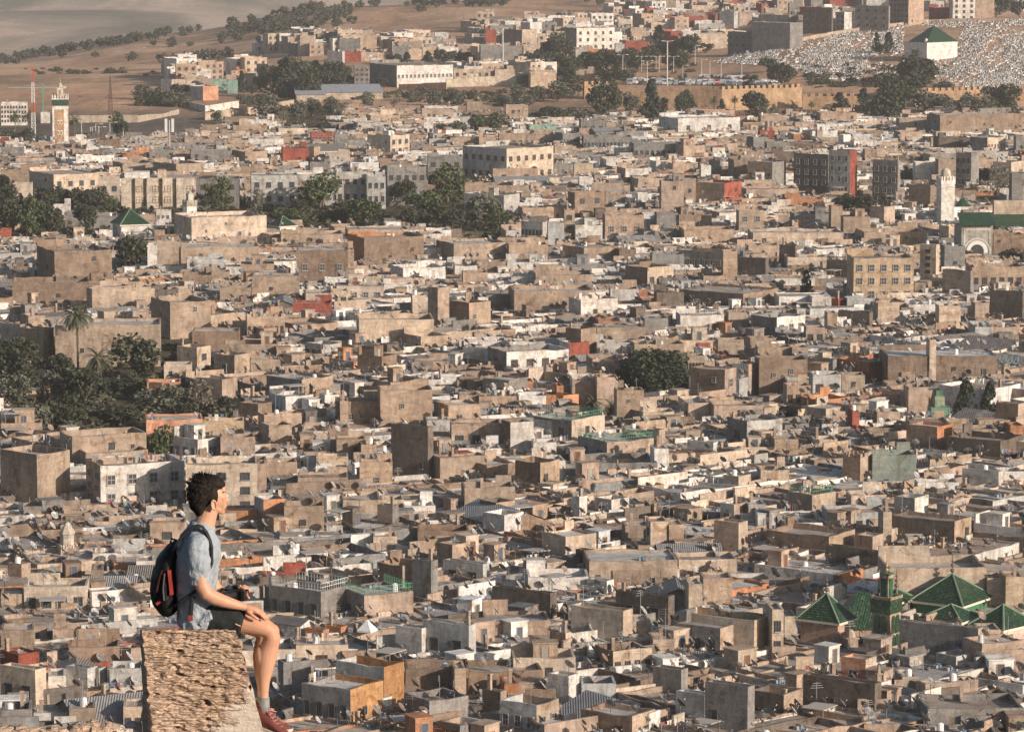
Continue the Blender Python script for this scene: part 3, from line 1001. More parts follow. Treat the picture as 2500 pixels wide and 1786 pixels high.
def parse_houses():
    out = []
    ox = oy = 0; off = 6
    for ln in HOUSES.strip().split('\n'):
        if ln[0] == '@':
            _, ox, oy, off = ln.split(); ox = float(ox); oy = float(oy); off = float(off); continue
        parts = ln.split('|'); w_ = parts[0].split()
        x0, xc, x1, yt, yb = [float(q) for q in w_[:5]]
        d = dict(u0=ox+x0*CS, uc=ox+xc*CS, u1=ox+x1*CS, vt=oy+yt*CS, vb=oy+yb*CS, col=w_[5], off=off, win=None, lwin=None, rail=None, fl='')
        for f in w_[6:]:
            if f[0] in 'wv' and 'x' in f:
                a, b = f[1:].split('x'); d['win' if f[0] == 'w' else 'lwin'] = (int(a), int(b))
            elif f[0] == 'R': d['rail'] = {'g': (.10,.30,.20), 'w': (.7,.7,.68)}[f[1]]
            else: d['fl'] += f
        d['label'] = parts[1] if len(parts) > 1 else None; d['short'] = parts[2] if len(parts) > 2 and parts[2] else None
        out.append(d)
    return out
# ---------------- place the houses ----------------
TH = parse_houses()
def solve_house(d):
    off = d['off']
    P = hit(d['uc'], d['vb'], off) 
    D = P.y; d['D'] = D
    top = at(d['uc'], d['vt'], D); C = (top.x, D); H = top.z; g0 = gz(C[0], C[1])
    a = d['uc'] - d['u0']; b = d['u1'] - d['uc']
    al = math.atan((d['uc'] - 1250) / F)
    if a < 12: th = R(2 + (d['uc'] * 7 % 5))
    else: th = min(R(56), max(R(22), math.atan2(a, b)))
    e = th - al
    xL = (d['u0'] - 1250) / F; xR = (d['u1'] - 1250) / F
    z = H - CZ; Ce = D * CP - z * SP
    den = math.cos(th) - xR * math.sin(th) * CP
    B = (xR * Ce - C[0]) / den
    if a < 12: A = min(11, max(4.5, B * .75))
    else: A = (C[0] - xL * Ce) / (math.sin(th) + xL * math.cos(th) * CP)
    B = max(B, 1.2); A = min(max(A, 1.2), 34)
    if b < 8 * (1): B = max(B, 1.5)
    d.update(C=C, H=H, g0=g0, th=th, A=A, B=B)
    return d
for d in TH: solve_house(d)
GROUPS = 'flat roofed houses of the old town'
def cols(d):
    c = d['col'].split('/'); cl = PAL[c[0]]; cf = PAL[c[-1]]  # a darker left colour puts that wall's shade into its paint
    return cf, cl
house_roots = []
rk = sorted([d for d in TH if not (d['label'])], key=lambda d: -(d['u1']-d['u0']) * (d['vb']-d['vt'] + 6))
NLAB = sum(1 for d in TH if d['label'])
for k, d in enumerate(rk): d['solo'] = k < 298 - NLAB + 14
REST = MB()
for i, d in enumerate(TH):
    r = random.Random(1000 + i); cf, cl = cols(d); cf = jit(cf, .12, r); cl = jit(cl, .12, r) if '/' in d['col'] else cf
    name = 'apartment_building' if d['label'] and ('apartment' in d['label'] or 'block' in d['label']) else 'house'
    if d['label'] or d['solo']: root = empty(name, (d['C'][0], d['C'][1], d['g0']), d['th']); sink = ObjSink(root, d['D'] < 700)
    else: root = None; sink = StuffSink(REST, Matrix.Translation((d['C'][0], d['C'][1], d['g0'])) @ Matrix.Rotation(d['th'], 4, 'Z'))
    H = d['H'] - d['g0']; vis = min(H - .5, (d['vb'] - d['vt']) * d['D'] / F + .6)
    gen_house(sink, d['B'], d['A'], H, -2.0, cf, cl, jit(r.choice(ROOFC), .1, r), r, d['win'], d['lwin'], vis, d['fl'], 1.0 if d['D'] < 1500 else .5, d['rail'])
    d['root'] = root; house_roots.append(root)

# ---------------- everything between them: one mass ----------------
GREEN = [(0, 815, 575, 1065), (0, 445, 290, 590), (290, 470, 1235, 560), (690, 255, 840, 330), (2040, 470, 2200, 545), (2380, 460, 2500, 520)]   # gardens (pixel boxes on the ground)
KEEP = []      # filled by landmarks below: (u0,u1,vt,vb,D)
for nm in (): pass
EDGEU = [0, 170, 480, 560, 850, 1200, 1600, 1850, 2000, 2500]; EDGEV = [345, 350, 335, 312, 268, 292, 290, 285, 284, 288]
def fill_town():
    big = REST; r = random.Random(42); rects = []
    for d in TH: rects.append((d['u0']+1.5, d['u1']-1.5, d['vt'], d['vb'], d['D'], d))
    for k in KEEP: rects.append((*k, None))
    n = 0
    def clash(x, y, B, A, th, H, own=None, slack=0.0):
        c, s_ = math.cos(th), math.sin(th)
        corners = [(x, y), (x + c*B, y + s_*B), (x + c*B - s_*A, y + s_*B + c*A), (x - s_*A, y + c*A)]
        us = [proj((*q, H))[0] for q in corners]; u0, u1 = min(us), max(us); ymin = min(q[1] for q in corners); ymax = max(q[1] for q in corners)
        cen = (sum(q[0] for q in corners)/4, sum(q[1] for q in corners)/4)
        for (a0, a1, vt, vb, Dk, dd) in rects:
            if u1 < a0 or u0 > a1: continue
            if Dk > ymin:
                if min(u1, a1) - max(u0, a0) < 3: continue
                far_ = min(Dk, ymax); lim = CZ - far_ * math.tan(PITCH - math.atan((893 - (vb - 3)) / F))
                H = min(H, lim + .3)
                if H < 2.3: return None
            if dd is not None and dd is not own and abs(dd['C'][1] - y) < 45 and abs(dd['C'][0] - x) < 45:
                lx = cen[0] - dd['C'][0]; ly = cen[1] - dd['C'][1]; cc, ss = math.cos(dd['th']), math.sin(dd['th'])
                px, py = lx*cc + ly*ss, -lx*ss + ly*cc
                if -.3 < px < dd['B'] + .3 and -.3 < py < dd['A'] + .3: return None
        ug, vg = proj((*cen, 5))
        if vg < lerp_tab(EDGEU, EDGEV, ug) - 6: return None
        for g in GREEN:
            if g[0] < ug < g[2] and g[1] + 4 < vg < g[3]: return None
        return H
    def put_house(x, y, B, A, th, H, dens):
        f = noise.noise(Vector((x * .01, y * .01, 4.0)))
        key = r.choices('tbgwcpoarky', [23, 11, 12, 21 + 16*f, 12, 9, 1.6, 11, 1.2, 4, 1])[0]
        cf = jit(PAL[key], .16, r); cl = cf if r.random() < .6 else jit(PAL[r.choice('tbgwcp')], .12, r)
        M = Matrix.Translation((x, y, 0)) @ Matrix.Rotation(th, 4, 'Z')
        gen_house(StuffSink(big, M), B, A, H, -1.0, cf, cl, jit(r.choice(ROOFC), .12, r), r, None, None, 3.2, 'G' if r.random() < .012 else '', dens)
    # lean-to neighbours close against the placed houses
    for d in TH:
        if d['off'] < 4: continue
        c, s_ = math.cos(d['th']), math.sin(d['th'])
        for side in ('R', 'L'):
            W = d['B'] if side == 'R' else d['A']
            x0 = r.uniform(-2, 0)
            while x0 < W - 1:
                w_ = r.uniform(4.5, 11); dp = r.uniform(3.5, 7)
                if side == 'R': lx, ly, B, A = x0, -dp - .05, w_, dp
                else: lx, ly, B, A = -dp - .05, x0, dp, w_
                x = d['C'][0] + lx*c - ly*s_; y = d['C'][1] + lx*s_ + ly*c
                H = clash(x, y, B, A, d['th'], 9.0, d); x0 += w_ * r.uniform(.85, 1.05)
                if H is None or H > 8.9: continue
                H -= r.uniform(0, .9) if r.random() < .7 else r.uniform(0, 2.0)
                if H > 2.3: put_house(x, y, B, A, d['th'] + r.uniform(-.05, .05), H, .8); n += 1
    D = 405.0
    while D < 1660:
        step = r.uniform(5.0, 6.6) * (1 + (D - 400) / 2600)
        halfw = D * 1400 / F
        X = -halfw - r.uniform(0, 8)
        while X < halfw:
            kz = lerp_tab([400, 700, 1000], [1.75, 1.45, 1.1], D); B = r.uniform(5, 12) * kz; A = r.uniform(5, 9) * kz
            if r.random() < .15: B *= 1.6
            fx = noise.noise(Vector((X * .006, D * .006, 9.0))); th = R(lerp_tab([400, 620, 900, 1600], [42, 33, 14, 8], D) + 40 * fx) + r.uniform(-.1, .1); th = max(R(-16), min(R(54), th))
            x = X + r.uniform(-1, 1); y = D + r.uniform(-2.5, 2.5); X += B * r.uniform(.8, .98)
            H = r.uniform(4.8, 7.0) if r.random() < .88 else r.uniform(7.0, 9.0)
            H = clash(x, y, B, A, th, H)
            if H is None: continue
            put_house(x, y, B, A, th, H, .6 if D > 1100 else .72); n += 1
        D += step
    # the far districts on the slope behind the town
    for (ua, ub, va, vb_, cnt, pal) in FARDIST:
        for _ in range(cnt):
            u = r.uniform(ua, ub); v = r.uniform(va, vb_)
            if (u, v) in (): continue
            P = hit(u, v, 0); D = P.y; g = gz(P.x, P.y)
            B, A, H = r.uniform(7, 14), r.uniform(6, 11), r.uniform(5, 11); th = R(r.uniform(-5, 45))
            us = (u - B*F/D*.4, u + B*F/D); bad = False
            for (a0, a1, vt, vb2, Dk, dd) in rects:
                if us[1] < a0 or us[0] > a1: continue
                if Dk > D - 2:
                    lim = zv(vb2, min(Dk, D + A)) - g
                    H = min(H, lim)
                    if H < 2.5: bad = True; break
            if bad: continue
            cf = jit(PAL[r.choice(pal)], .1, r)
            gen_house(StuffSink(big, Matrix.Translation((P.x, P.y, g)) @ Matrix.Rotation(th, 4, 'Z')), B, A, H, -2, cf, cf, jit(r.choice(ROOFC),.1,r), r, (int(B/3), max(1,int(H/3.2))) if r.random()<.6 else None, None, H-1, '', .4)
    o = big.build('crowded_roofs', [MAT[m] for m in SM]); tag(o, 'crowded mass of flat-roofed houses filling every gap of the old town', 'house', kind='stuff')
    print('filler houses', n, 'faces', len(big.f))
FARDIST = [(840, 1130, 118, 150, 90, 'cwptg'), (1150, 1400, 70, 150, 95, 'ccwpg'), (1480, 1800, 25, 110, 120, 'cwpwgr'), (1700, 2060, 8, 80, 95, 'wgcpgr'),
           (620, 840, 118, 138, 40, 'cgwpa'), (1100, 1330, 170, 215, 30, 'cwp'), (2050, 2500, -30, 30, 60, 'gwpca'), (390, 600, 175, 215, 26, 'cpw'), (1330, 1560, 95, 160, 45, 'cgw'), (1380, 1700, 60, 110, 50, 'cwpg')]
# ---------------- landmarks ----------------
LAND = []    # (u, v, short phrase) used when other things are described
def spot(cx, cy, x, vb, off):
    u = cx + x*CS; v = cy + vb*CS; P = hit(u, v, off); g = gz(P.x, P.y)
    return u, v, P, g, P.y / F
def root_at(name, label, cat, P, g, rz=0.0, group=None):
    o = empty(name, (P.x, P.y, g), rz); tag(o, label, cat, group); return o
WHITE = (.80,.78,.74); GREEN_T = (.045,.19,.10)
def crenels(m, w, z, h, col, n=5, t=.25):
    for i in range(n):
        a = -w + (2*w) * i / n; b = a + 2*w / n * .62
        for (x0,y0,x1,y1) in ((a,-w,b,-w+t),(a,w-t,b,w),(-w,a,-w+t,b),(w-t,a,w,b)): m.box(x0,y0,z,x1,y1,z+h,col)
def finial(root, z, s=1.0, col=(.45,.36,.16), name='finial'):
    m = MB(); m.tube((0,0,z-.1),(0,0,z+2.6*s),.05*s,n=5,col=col)
    for k, rr_ in ((.5,.32),(1.15,.24),(1.7,.16)): m.lathe((0,0,z+k*s), [(.01,-rr_*s),(rr_*s*.75,-rr_*s*.6),(rr_*s,0),(rr_*s*.75,rr_*s*.6),(.01,rr_*s)], 8, col)
    return m.build(name, MAT['dish'], root)
def keep(u0, u1, vt, vb, D): KEEP.append((u0, u1, vt, vb, D))
# tall white and green minaret at the far left
u, v, P, g, mp = spot(0,0,397,922,6); w2 = 50*CS*mp; zb = 6
root = root_at('minaret', 'tall white minaret with green tiled band and tan panels at the far left', 'minaret', P, g, R(4)); LAND.append((u, v-55, 'the tall white minaret'))
Z = lambda y, y0=922: zb + (y0-y)*CS*mp
m = MB(); m.box(-w2,-w2,-1,w2,w2,Z(640),WHITE); m.build('shaft', MAT['plaster'], root)
m = MB(); m.box(-w2*.68,-w2-.12,2,w2*.5,-w2,Z(712),(.50,.33,.2)); m.box(w2,-w2*.6,2,w2+.12,w2*.6,Z(712),(.50,.33,.2)); m.build('facade_panel', MAT['plaster'], root)
for y in (862, 795):
    m = MB()
    for dx in (-.9,.1): m.box(dx,-w2-.2,Z(y+14),dx+.6,-w2-.12,Z(y-14),(.85,.83,.78)); m.box(dx+.14,-w2-.24,Z(y+10),dx+.46,-w2-.2,Z(y-8),(.06,.06,.07))
    m.build('window', MAT['paint'], root)
m = MB(); m.box(-w2-.14,-w2-.14,Z(688),w2+.14,w2+.14,Z(648),GREEN_T,0,True); m.build('tiled_band', MAT['tile'], root)
m = MB(); m.box(-w2-.2,-w2-.2,Z(648),w2+.2,w2+.2,Z(640),WHITE,0,True); crenels(m, w2+.2, Z(640), 1.3, (.72,.68,.6), 6); m.build('battlement', MAT['plaster'], root)
lw = 19*CS*mp; m = MB(); m.box(-lw,-lw,Z(640),lw,lw,Z(572),(.72,.68,.6)); m.box(-lw-.12,-lw-.12,Z(572),lw+.12,lw+.12,Z(568),(.6,.52,.4),0,True); m.box(-lw*.4,-lw-.08,Z(632),lw*.4,-lw,Z(585),(.45,.33,.2)); m.lathe((0,0,Z(568)), [(lw*.85,0),(lw*.8,.7),(lw*.4,1.3),(.02,1.6)], 10, (.6,.55,.45)); m.build('lantern', MAT['plaster'], root); finial(root, Z(568)+1.5, .9)
keep(u-20,u+20,200,340,P.y)
# little white minaret on the wide blank building
u, v, P, g, mp = spot(0,0,1240,1425,7.5); zb = 7.5; y0=1425; w2 = 44*CS*mp
root = root_at('minaret', 'small white minaret with grey crenels rising beside the wide blank cream building', 'minaret', P, g, R(28)); LAND.append((u, v-30, 'the small white minaret'))
Z = lambda y: zb + (y0-y)*CS*mp
m = MB(); m.box(-w2*.8,-w2*.8,0,w2*.8,w2*.8,Z(1345),(.74,.73,.70)); m.build('shaft', MAT['plaster'], root)
m = MB(); m.box(-w2*.84,-w2*.84,Z(1345),w2*.84,w2*.84,Z(1322),(.42,.38,.3),0,True); crenels(m, w2*.84, Z(1322), .7, (.5,.47,.4), 5, .15); m.build('battlement', MAT['plaster'], root)
m = MB(); m.box(-.12,-w2*.8-.1,Z(1395),.3,-w2*.8,Z(1375),(.1,.1,.1)); m.build('window', MAT['paint'], root)
m = MB(); m.box(-.75,-.75,Z(1322),.75,.75,Z(1262),(.5,.5,.46)); m.lathe((0,0,Z(1262)), [(.7,0),(.6,.4),(.02,.9)], 8, (.45,.45,.42)); m.build('lantern', MAT['plaster'], root); finial(root, Z(1262)+.8, .6)
keep(u-18,u+18,465,530,P.y)
# white minaret of the mosque on the right
u, v, P, g, mp = spot(1650,0,1758,1455,6); zb = 6; y0=1455; w2 = 46*CS*mp
root = root_at('minaret', 'plain white square minaret with small dome beside green mosque roofs on the right', 'minaret', P, g, R(14)); LAND.append((u, v-50, 'the plain white minaret'))
m = MB(); m.box(-w2,-w2,0,w2,w2,Z(1200),(.78,.77,.72)); m.box(-w2-.15,-w2-.15,Z(1218),w2+.15,w2+.15,Z(1212),(.72,.7,.65),0,True); m.build('shaft', MAT['plaster'], root)
m = MB(); m.box(-w2-.12,-w2-.12,Z(1200),w2+.12,w2+.12,Z(1175),(.78,.77,.72),0,True); crenels(m, w2+.12, Z(1175), 1.1, (.78,.77,.72), 5); m.build('battlement', MAT['plaster'], root)
m = MB(); m.lathe((0,0,Z(1175)), [(1.35,0),(1.35,1.8),(1.2,2.5),(.8,3.0),(.02,3.3)], 14, (.66,.62,.56)); m.build('dome', MAT['plaster'], root, True); finial(root, Z(1175)+3.2, .7)
keep(u-21,u+21,420,543,P.y)
# masts
def mast(label, cx, cy, x, vt, vb, wtop, wbot, colf, name='radio_mast', cat='mast', off=3, nseg=14, short=None):
    u, v, P, g, mp = spot(cx,cy,x,vb,off); H = off + (vb-vt)*CS*mp; root = root_at(name, label, cat, P, g, R(12)); a = wbot*CS*mp/2; b = wtop*CS*mp/2
    if short: LAND.append((u, v-40, short))
    legs = [(-1,-1),(1,-1),(1,1),(-1,1)]
    m = MB(); mm = MB()
    for i in range(nseg):
        z0, z1 = H*i/nseg, H*(i+1)/nseg; r0, r1 = a+(b-a)*i/nseg, a+(b-a)*(i+1)/nseg; c = colf(i/nseg)
        for k in range(4):
            p, q = legs[k], legs[(k+1)%4]
            m.tube((p[0]*r0,p[1]*r0,z0),(p[0]*r1,p[1]*r1,z1),.13,n=4,col=c)
            mm.tube((p[0]*r0,p[1]*r0,z0),(q[0]*r1,q[1]*r1,z1),.07,n=3,col=c); mm.tube((q[0]*r0,q[1]*r0,z0),(p[0]*r1,p[1]*r1,z1),.07,n=3,col=c); mm.tube((p[0]*r1,p[1]*r1,z1),(q[0]*r1,q[1]*r1,z1),.07,n=3,col=c)
    m.build('leg_frame', MAT['paint'], root); mm.build('bracing', MAT['paint'], root); return root
mast('tall red and white banded lattice mast at the far left edge', 0,0,219,440,850,10,26, lambda t: (.55,.14,.07) if (t>.72 or .3<t<.5) else (.72,.7,.68), short='the red and white mast')
mast('dark brown lattice pylon standing at the edge of the brown field', 0,0,722,500,740,6,34, lambda t: (.16,.10,.08), 'pylon', 'pylon', short='the dark lattice pylon')
# green flood light crane
u, v, P, g, mp = spot(0,0,283,730,3); root = root_at('crane', 'thin green mast with horizontal jib near the tall white minaret', 'crane', P, g, R(0)); H = 3+(730-545)*CS*mp
m = MB(); m.tube((0,0,0),(0,0,H),.35,.3,n=4,col=(.08,.32,.24)); m.build('mast', MAT['paint'], root)
m = MB(); m.tube((-14,0,H*.88),(9,0,H*.88),.16,n=4,col=(.3,.42,.4)); m.tube((0,0,H),(-12,0,H*.88),.06,n=3,col=(.3,.4,.4)); m.tube((0,0,H),(8,0,H*.88),.06,n=3,col=(.3,.4,.4)); m.build('jib', MAT['paint'], root)
m = MB(); m.box(7,-1,H*.86,9.2,1,H*.92,(.5,.5,.5),0,True); m.build('counterweight', MAT['paint'], root)
# phone mast
u, v, P, g, mp = spot(0,0,1108,1030,5); root = root_at('phone_mast', 'slim grey phone mast with two white antenna panels above the rooftops', 'mast', P, g); H = 5+(1030-775)*CS*mp
m = MB(); m.tube((0,0,0),(0,0,H-.5),.28,.2,n=8,col=(.42,.42,.42)); m.build('pole', MAT['paint'], root)
for dx in (-1.1,1.1): m = MB(); m.box(dx-.42,-.3,H-4.4,dx+.42,.3,H,(.66,.66,.64),0,True); m.tube((0,0,H-4),(dx,0,H-4),.1,n=4,col=(.4,.4,.4)); m.build('antenna_panel', MAT['paint'], root)
LAND.append((u, v-60, 'the phone mast')); keep(u-3,u+3,290,383,P.y)
# blue crane jib lying over the roofs on the right
p0 = hit(1650+1240*CS, 590+705*CS, 9); p1 = hit(1650+2240*CS, 590+800*CS, 9); L = (p1-p0).length
root = empty('crane_jib', (p0.x, p0.y, 9), math.atan2(p1.y-p0.y, p1.x-p0.x)); tag(root, 'long pale blue lattice crane jib lying across the rooftops on the right', 'crane jib'); LAND.append((1650+1700*CS, 590+740*CS, 'the blue crane jib'))
m = MB(); mm = MB(); n = 26; bl = (.30,.42,.50)
for y, z in ((0,0),(1.6,0),(.8,1.9)): m.tube((0,y,z),(L,y,z*.8),.09,n=4,col=bl)
for i in range(n):
    x0, x1, xm = L*i/n, L*(i+1)/n, L*(i+.5)/n
    for y in (0,1.6): mm.tube((x0,y,0),(xm,.8,1.7),.05,n=3,col=bl); mm.tube((xm,.8,1.7),(x1,y,0),.05,n=3,col=bl)
    mm.tube((x0,0,0),(x0,1.6,0),.05,n=3,col=bl)
m.build('chord', MAT['paint'], root); mm.build('lacing', MAT['paint'], root)
for x in (L*.1, L*.5, L*.9): m = MB(); m.box(x-.3,-.2,-9,x+.3,1.8,0,(.4,.33,.27)); m.build('support', MAT['plaster'], root)
# green minaret with tiled arches
u, v, P, g, mp = spot(1650,1186,1395,1075,5); zb = 5; y0 = 1075
wA, wB = 122*CS*mp, 78*CS*mp; th = R(52); S = (wA/math.sin(th)+wB/math.cos(th))/2
root = root_at('minaret', 'dark green tiled minaret with arched panels and lantern among green pyramid roofs', 'minaret', P, g, R(54)); LAND.append((u, v-70, 'the green tiled minaret'))
m = MB(); m.box(0,0,-1,S,S,Z(735),(.42,.35,.27)); m.build('shaft', MAT['plaster'], root)
for face in (0, 1):
    for (ya, yb) in ((965,845),(1050,975)):
        for k in (0, 1):
            m = MB(); a = S*(.14+.38*k); b = a+S*.32; za, zb_ = Z(ya), Z(yb); n = 7
            pts = [(a,za),(b,za)] + [((a+b)/2+(b-a)/2*math.cos(math.pi*i/n), zb_-(b-a)*.5+(b-a)*.5*math.sin(math.pi*i/n)*1.1) for i in range(n+1)]
            if face == 0: front = [(x,-.1,z) for x,z in pts]; back = [(x,.02,z) for x,z in pts]
            else: front = [(-.1,S-x,z) for x,z in pts]; back = [(.02,S-x,z) for x,z in pts]
            N = len(pts); m.geo(front+back, [tuple(range(N))]+[(i,N+i,N+(i+1)%N,(i+1)%N) for i in range(N)], (.05,.24,.13)); m.build('arched_panel', MAT['tile'], root)
m = MB(); m.box(-.1,-.1,Z(830),S+.1,S+.1,Z(770),GREEN_T,0,True); m.box(-.16,-.16,Z(770),S+.16,S+.16,Z(735),(.13,.2,.13),0,True); m.build('tiled_band', MAT['tile'], root)
m = MB(); m.M = Matrix.Translation((S/2,S/2,0)); crenels(m, S/2+.16, Z(735), .35, (.5,.42,.3), 9, .12); m.build('battlement', MAT['plaster'], root)
m = MB(); c0 = S*.28; c1 = S*.72; m.box(c0,c0,Z(735),c1,c1,Z(578),(.42,.35,.27)); m.box(c0+.15,c0-.08,Z(725),c1-.15,c0,Z(600),(.035,.12,.065)); m.box(c0-.08,c0+.15,Z(725),c0,c1-.15,Z(600),(.05,.11,.075)); m.box(c0-.15,c0-.15,Z(578),c1+.15,c1+.15,Z(566),(.10,.17,.12),0,True)
m.build('lantern', MAT['plaster'], root); f_ = finial(root, 0, .8); f_.location = (S/2,S/2,Z(568))
fl = MB(); fl.tube((c0-.2,c1,Z(600)),(c0-.2,c1,Z(545)),.03,n=4,col=(.5,.5,.5)); fl.poly([(c0-.25,c1,Z(560)),(c0-.95,c1+.5,Z(572)),(c0-.8,c1+.5,Z(600)),(c0-.25,c1,Z(592))],(.85,.84,.82)); fl.poly([(c0-.25,c1,Z(592)),(c0-.8,c1+.5,Z(600)),(c0-.8,c1+.5,Z(606)),(c0-.25,c1,Z(600))],(.6,.1,.08)); fl.build('flag', MAT['paint'], root)
keep(u-50,u+28,1460,1583,P.y)
# ---- buildings with tiled pyramid roofs ----
def pyr(label, short, cx, cy, off, x0, xc, x1, yt, yb, yapex, wallc, oct=False, fin=True, name='tomb', cat='shrine', cl=None, keepit=True, eave=.45, n_win=0, band=None, finc=(.16,.11,.08)):
    d = dict(u0=cx+x0*CS, uc=cx+xc*CS, u1=cx+x1*CS, vt=cy+yt*CS, vb=cy+yb*CS, off=off); solve_house(d)
    A, B, H = d['A'], d['B'], d['H']-d['g0']
    if B > A*1.25: B2 = B; 
    root = empty(name, (d['C'][0], d['C'][1], d['g0']), d['th']); tag(root, label, cat); LAND.append(((d['u0']+d['u1'])/2, d['vt'], short))
    m = MB(); m.box(0,0,-2,B,A,H,wallc); m.build('wall', MAT['plaster'], root)
    if band:
        m = MB(); m.box(-.08,-.08,H-1.6,B+.08,A+.08,H-.25,band); m.build('painted_band', MAT['paint'], root)
    zc = CZ - (d['D'] + (A+B)*.35) * math.tan(PITCH - math.atan((893-(cy+yapex*CS))/F)) - d['g0']
    e = eave; m = MB()
    if oct:
        n = 8; rr_ = max(A,B)*.55
        for i in range(n):
            a0, a1 = 2*math.pi*(i+.5)/n, 2*math.pi*(i+1.5)/n
            m.poly([(B/2+rr_*math.cos(a0),A/2+rr_*math.sin(a0),H),(B/2+rr_*math.cos(a1),A/2+rr_*math.sin(a1),H),(B/2,A/2,zc)], GREEN_T)
        m.poly([(B/2+rr_*math.cos(2*math.pi*(i+.5)/n),A/2+rr_*math.sin(2*math.pi*(i+.5)/n),H) for i in range(n)][::-1], (.5,.45,.4))
    else:
        c = [(-e,-e,H),(B+e,-e,H),(B+e,A+e,H),(-e,A+e,H)]; ap = (B/2,A/2,zc)
        for i in range(4): m.poly([c[i],c[(i+1)%4],ap], GREEN_T)
        m.poly([p for p in c[::-1]], (.5,.45,.4))
    m.build('tiled_roof', MAT['tile'], root)
    m = MB()
    if not oct:
        for i in range(4): m.tube(c[i], ap, .15, .12, n=5, col=(.17,.25,.17))
        m.box(-e-.05,-e-.05,H-.3,B+e+.05,A+e+.05,H-.02,(.66,.6,.5),0,True)
        m.build('roof_ridge', MAT['paint'], root)
    if fin: f_ = finial(root, 0, 1.0 if off > 4 else .9, finc); f_.location = (B/2,A/2,zc-.1)
    if keepit: keep(d['u0']+2, d['u1']-2, cy+yapex*CS, d['vb'], d['D'])
    return root, d, A, B, H
pyr('left green tiled pyramid roof over beige walls, nearest the big minaret on its left', 'the left green pyramid roof', 1650,1186,5, 815,1058,1150, 890,1050,695,(.50,.36,.28), name='prayer_hall', cat='hall')
pyr('largest green tiled pyramid roof with white eaves and a green painted band', 'the largest green pyramid roof', 1650,1186,6, 1555,1865,2050, 780,850,570,(.72,.68,.62), name='prayer_hall', cat='hall', band=(.05,.17,.09))
pyr('green tiled pyramid roof at bottom right edge of the shrine group', 'the right-edge green pyramid roof', 1650,1186,6, 1940,2135,2330, 935,960,770,(.62,.5,.42), name='prayer_hall', cat='hall', fin=False)
pyr('low green tiled pyramid roof between the large one and the grey wall', 'the low middle green pyramid roof', 1650,1186,6.5, 1620,1855,1970, 885,905,768,(.62,.5,.42), name='prayer_hall', cat='hall', fin=False)
pyr('dark green pyramid roof half hidden behind the green tiled minaret', 'the half-hidden green pyramid roof', 1650,1186,6, 1330,1440,1550, 755,830,668,(.25,.24,.2), name='prayer_hall', cat='hall')
# ridged green roof beside the minaret
d = dict(u0=1650+1070*CS,uc=1650+1100*CS,u1=1650+1280*CS,vt=1186+935*CS,vb=1186+1000*CS,off=5); solve_house(d); B=d['B']; A=7.0; H=d['H']
root = empty('gallery', (d['C'][0],d['C'][1],0), d['th']); tag(root, 'green tiled ridge roof between left pyramid roof and the green minaret', 'hall')
m = MB(); m.box(0,0,-1,B,A,H,(.45,.34,.27)); m.build('wall', MAT['plaster'], root)
zt = H + 4.0; m = MB(); m.poly([(-.4,-.4,H),(B+.4,-.4,H),(B+.4,A/2,zt),(2,A/2,zt)],GREEN_T); m.poly([(-.4,-.4,H),(2,A/2,zt),(-.4,A+.4,H)],GREEN_T); m.poly([(B+.4,A+.4,H),(-.4,A+.4,H),(2,A/2,zt),(B+.4,A/2,zt)],GREEN_T); m.poly([(B+.4,-.4,H),(B+.4,A+.4,H),(B+.4,A/2,zt)],(.4,.35,.3)); m.build('tiled_roof', MAT['tile'], root)
keep(d['u0'],d['u1'],1480,d['vb'],d['D'])
pyr('white walled tomb under a bright green pyramid roof at the left', 'the left white tomb', 0,0,6, 735,792,968, 1468,1555,1362,(.76,.74,.70), fin=False)
pyr('small white tomb with dull green pyramid roof right of the blank cream building', 'the small white tomb', 0,0,6.5, 1762,1828,1932, 1477,1508,1408,(.76,.74,.70), fin=False, eave=.3)
pyr('low green eight-sided tent roof just right of the plain white minaret', 'the eight-sided green roof', 1650,0,6, 1822,1850,1915, 1350,1400,1288,(.76,.74,.70), oct=True, name='pavilion', cat='pavilion')
# mausoleum on the cemetery slope
d = dict(u0=1650+1490*CS,uc=1650+1640*CS,u1=1650+1840*CS,vt=284*CS,vb=402*CS,off=0); solve_house(d); A,B,H = d['A'],d['B'],d['H']-d['g0']
root = empty('mausoleum', (d['C'][0],d['C'][1],d['g0']), d['th']); tag(root, 'white mausoleum with green pyramid roof alone among the white graves', 'mausoleum'); LAND.append((d['uc'], 120, 'the white mausoleum'))
m = MB(); m.box(0,0,-3,B,A,H,(.8,.79,.76)); m.box(-.12,-.12,H,B+.12,A+.12,H+.35,(.8,.79,.76),0,True); m.build('wall', MAT['plaster'], root)
zc = H + (284-187)*CS*d['D']/F + 1; x0,x1,y0_,y1 = -.3, B+.3, -.3, min(A, B)*.8
m = MB(); c = [(x0,y0_,H+.36),(x1,y0_,H+.36),(x1,y1,H+.36),(x0,y1,H+.36)]; ap=((x0+x1)/2,(y0_+y1)/2,zc)
for i in range(4): m.poly([c[i],c[(i+1)%4],ap],GREEN_T)
m.build('tiled_roof', MAT['tile'], root)
link('window', PROP['window_d'][2], root, (B*.7,-.06,H*.35), (0,0,0), (1.3,1,1.9))
m = MB(); m.box(-.1,A*.35,0,0,A*.65,H*.62,(.2,.18,.16)); m.box(-.2,A*.31,0,0,A*.35,H*.7,(.5,.5,.5)); m.box(-.2,A*.65,0,0,A*.69,H*.7,(.5,.5,.5)); m.build('doorway', MAT['paint'], root)
m = MB(); m.lathe((0,0,0),[(.9,0),(.9,1),(.6,1.7),(.02,2.1)],10,(.8,.79,.76)); m.M=None; o = m.build('small_dome', MAT['plaster'], root, True); o.location=(.8,1.5,H+.3)
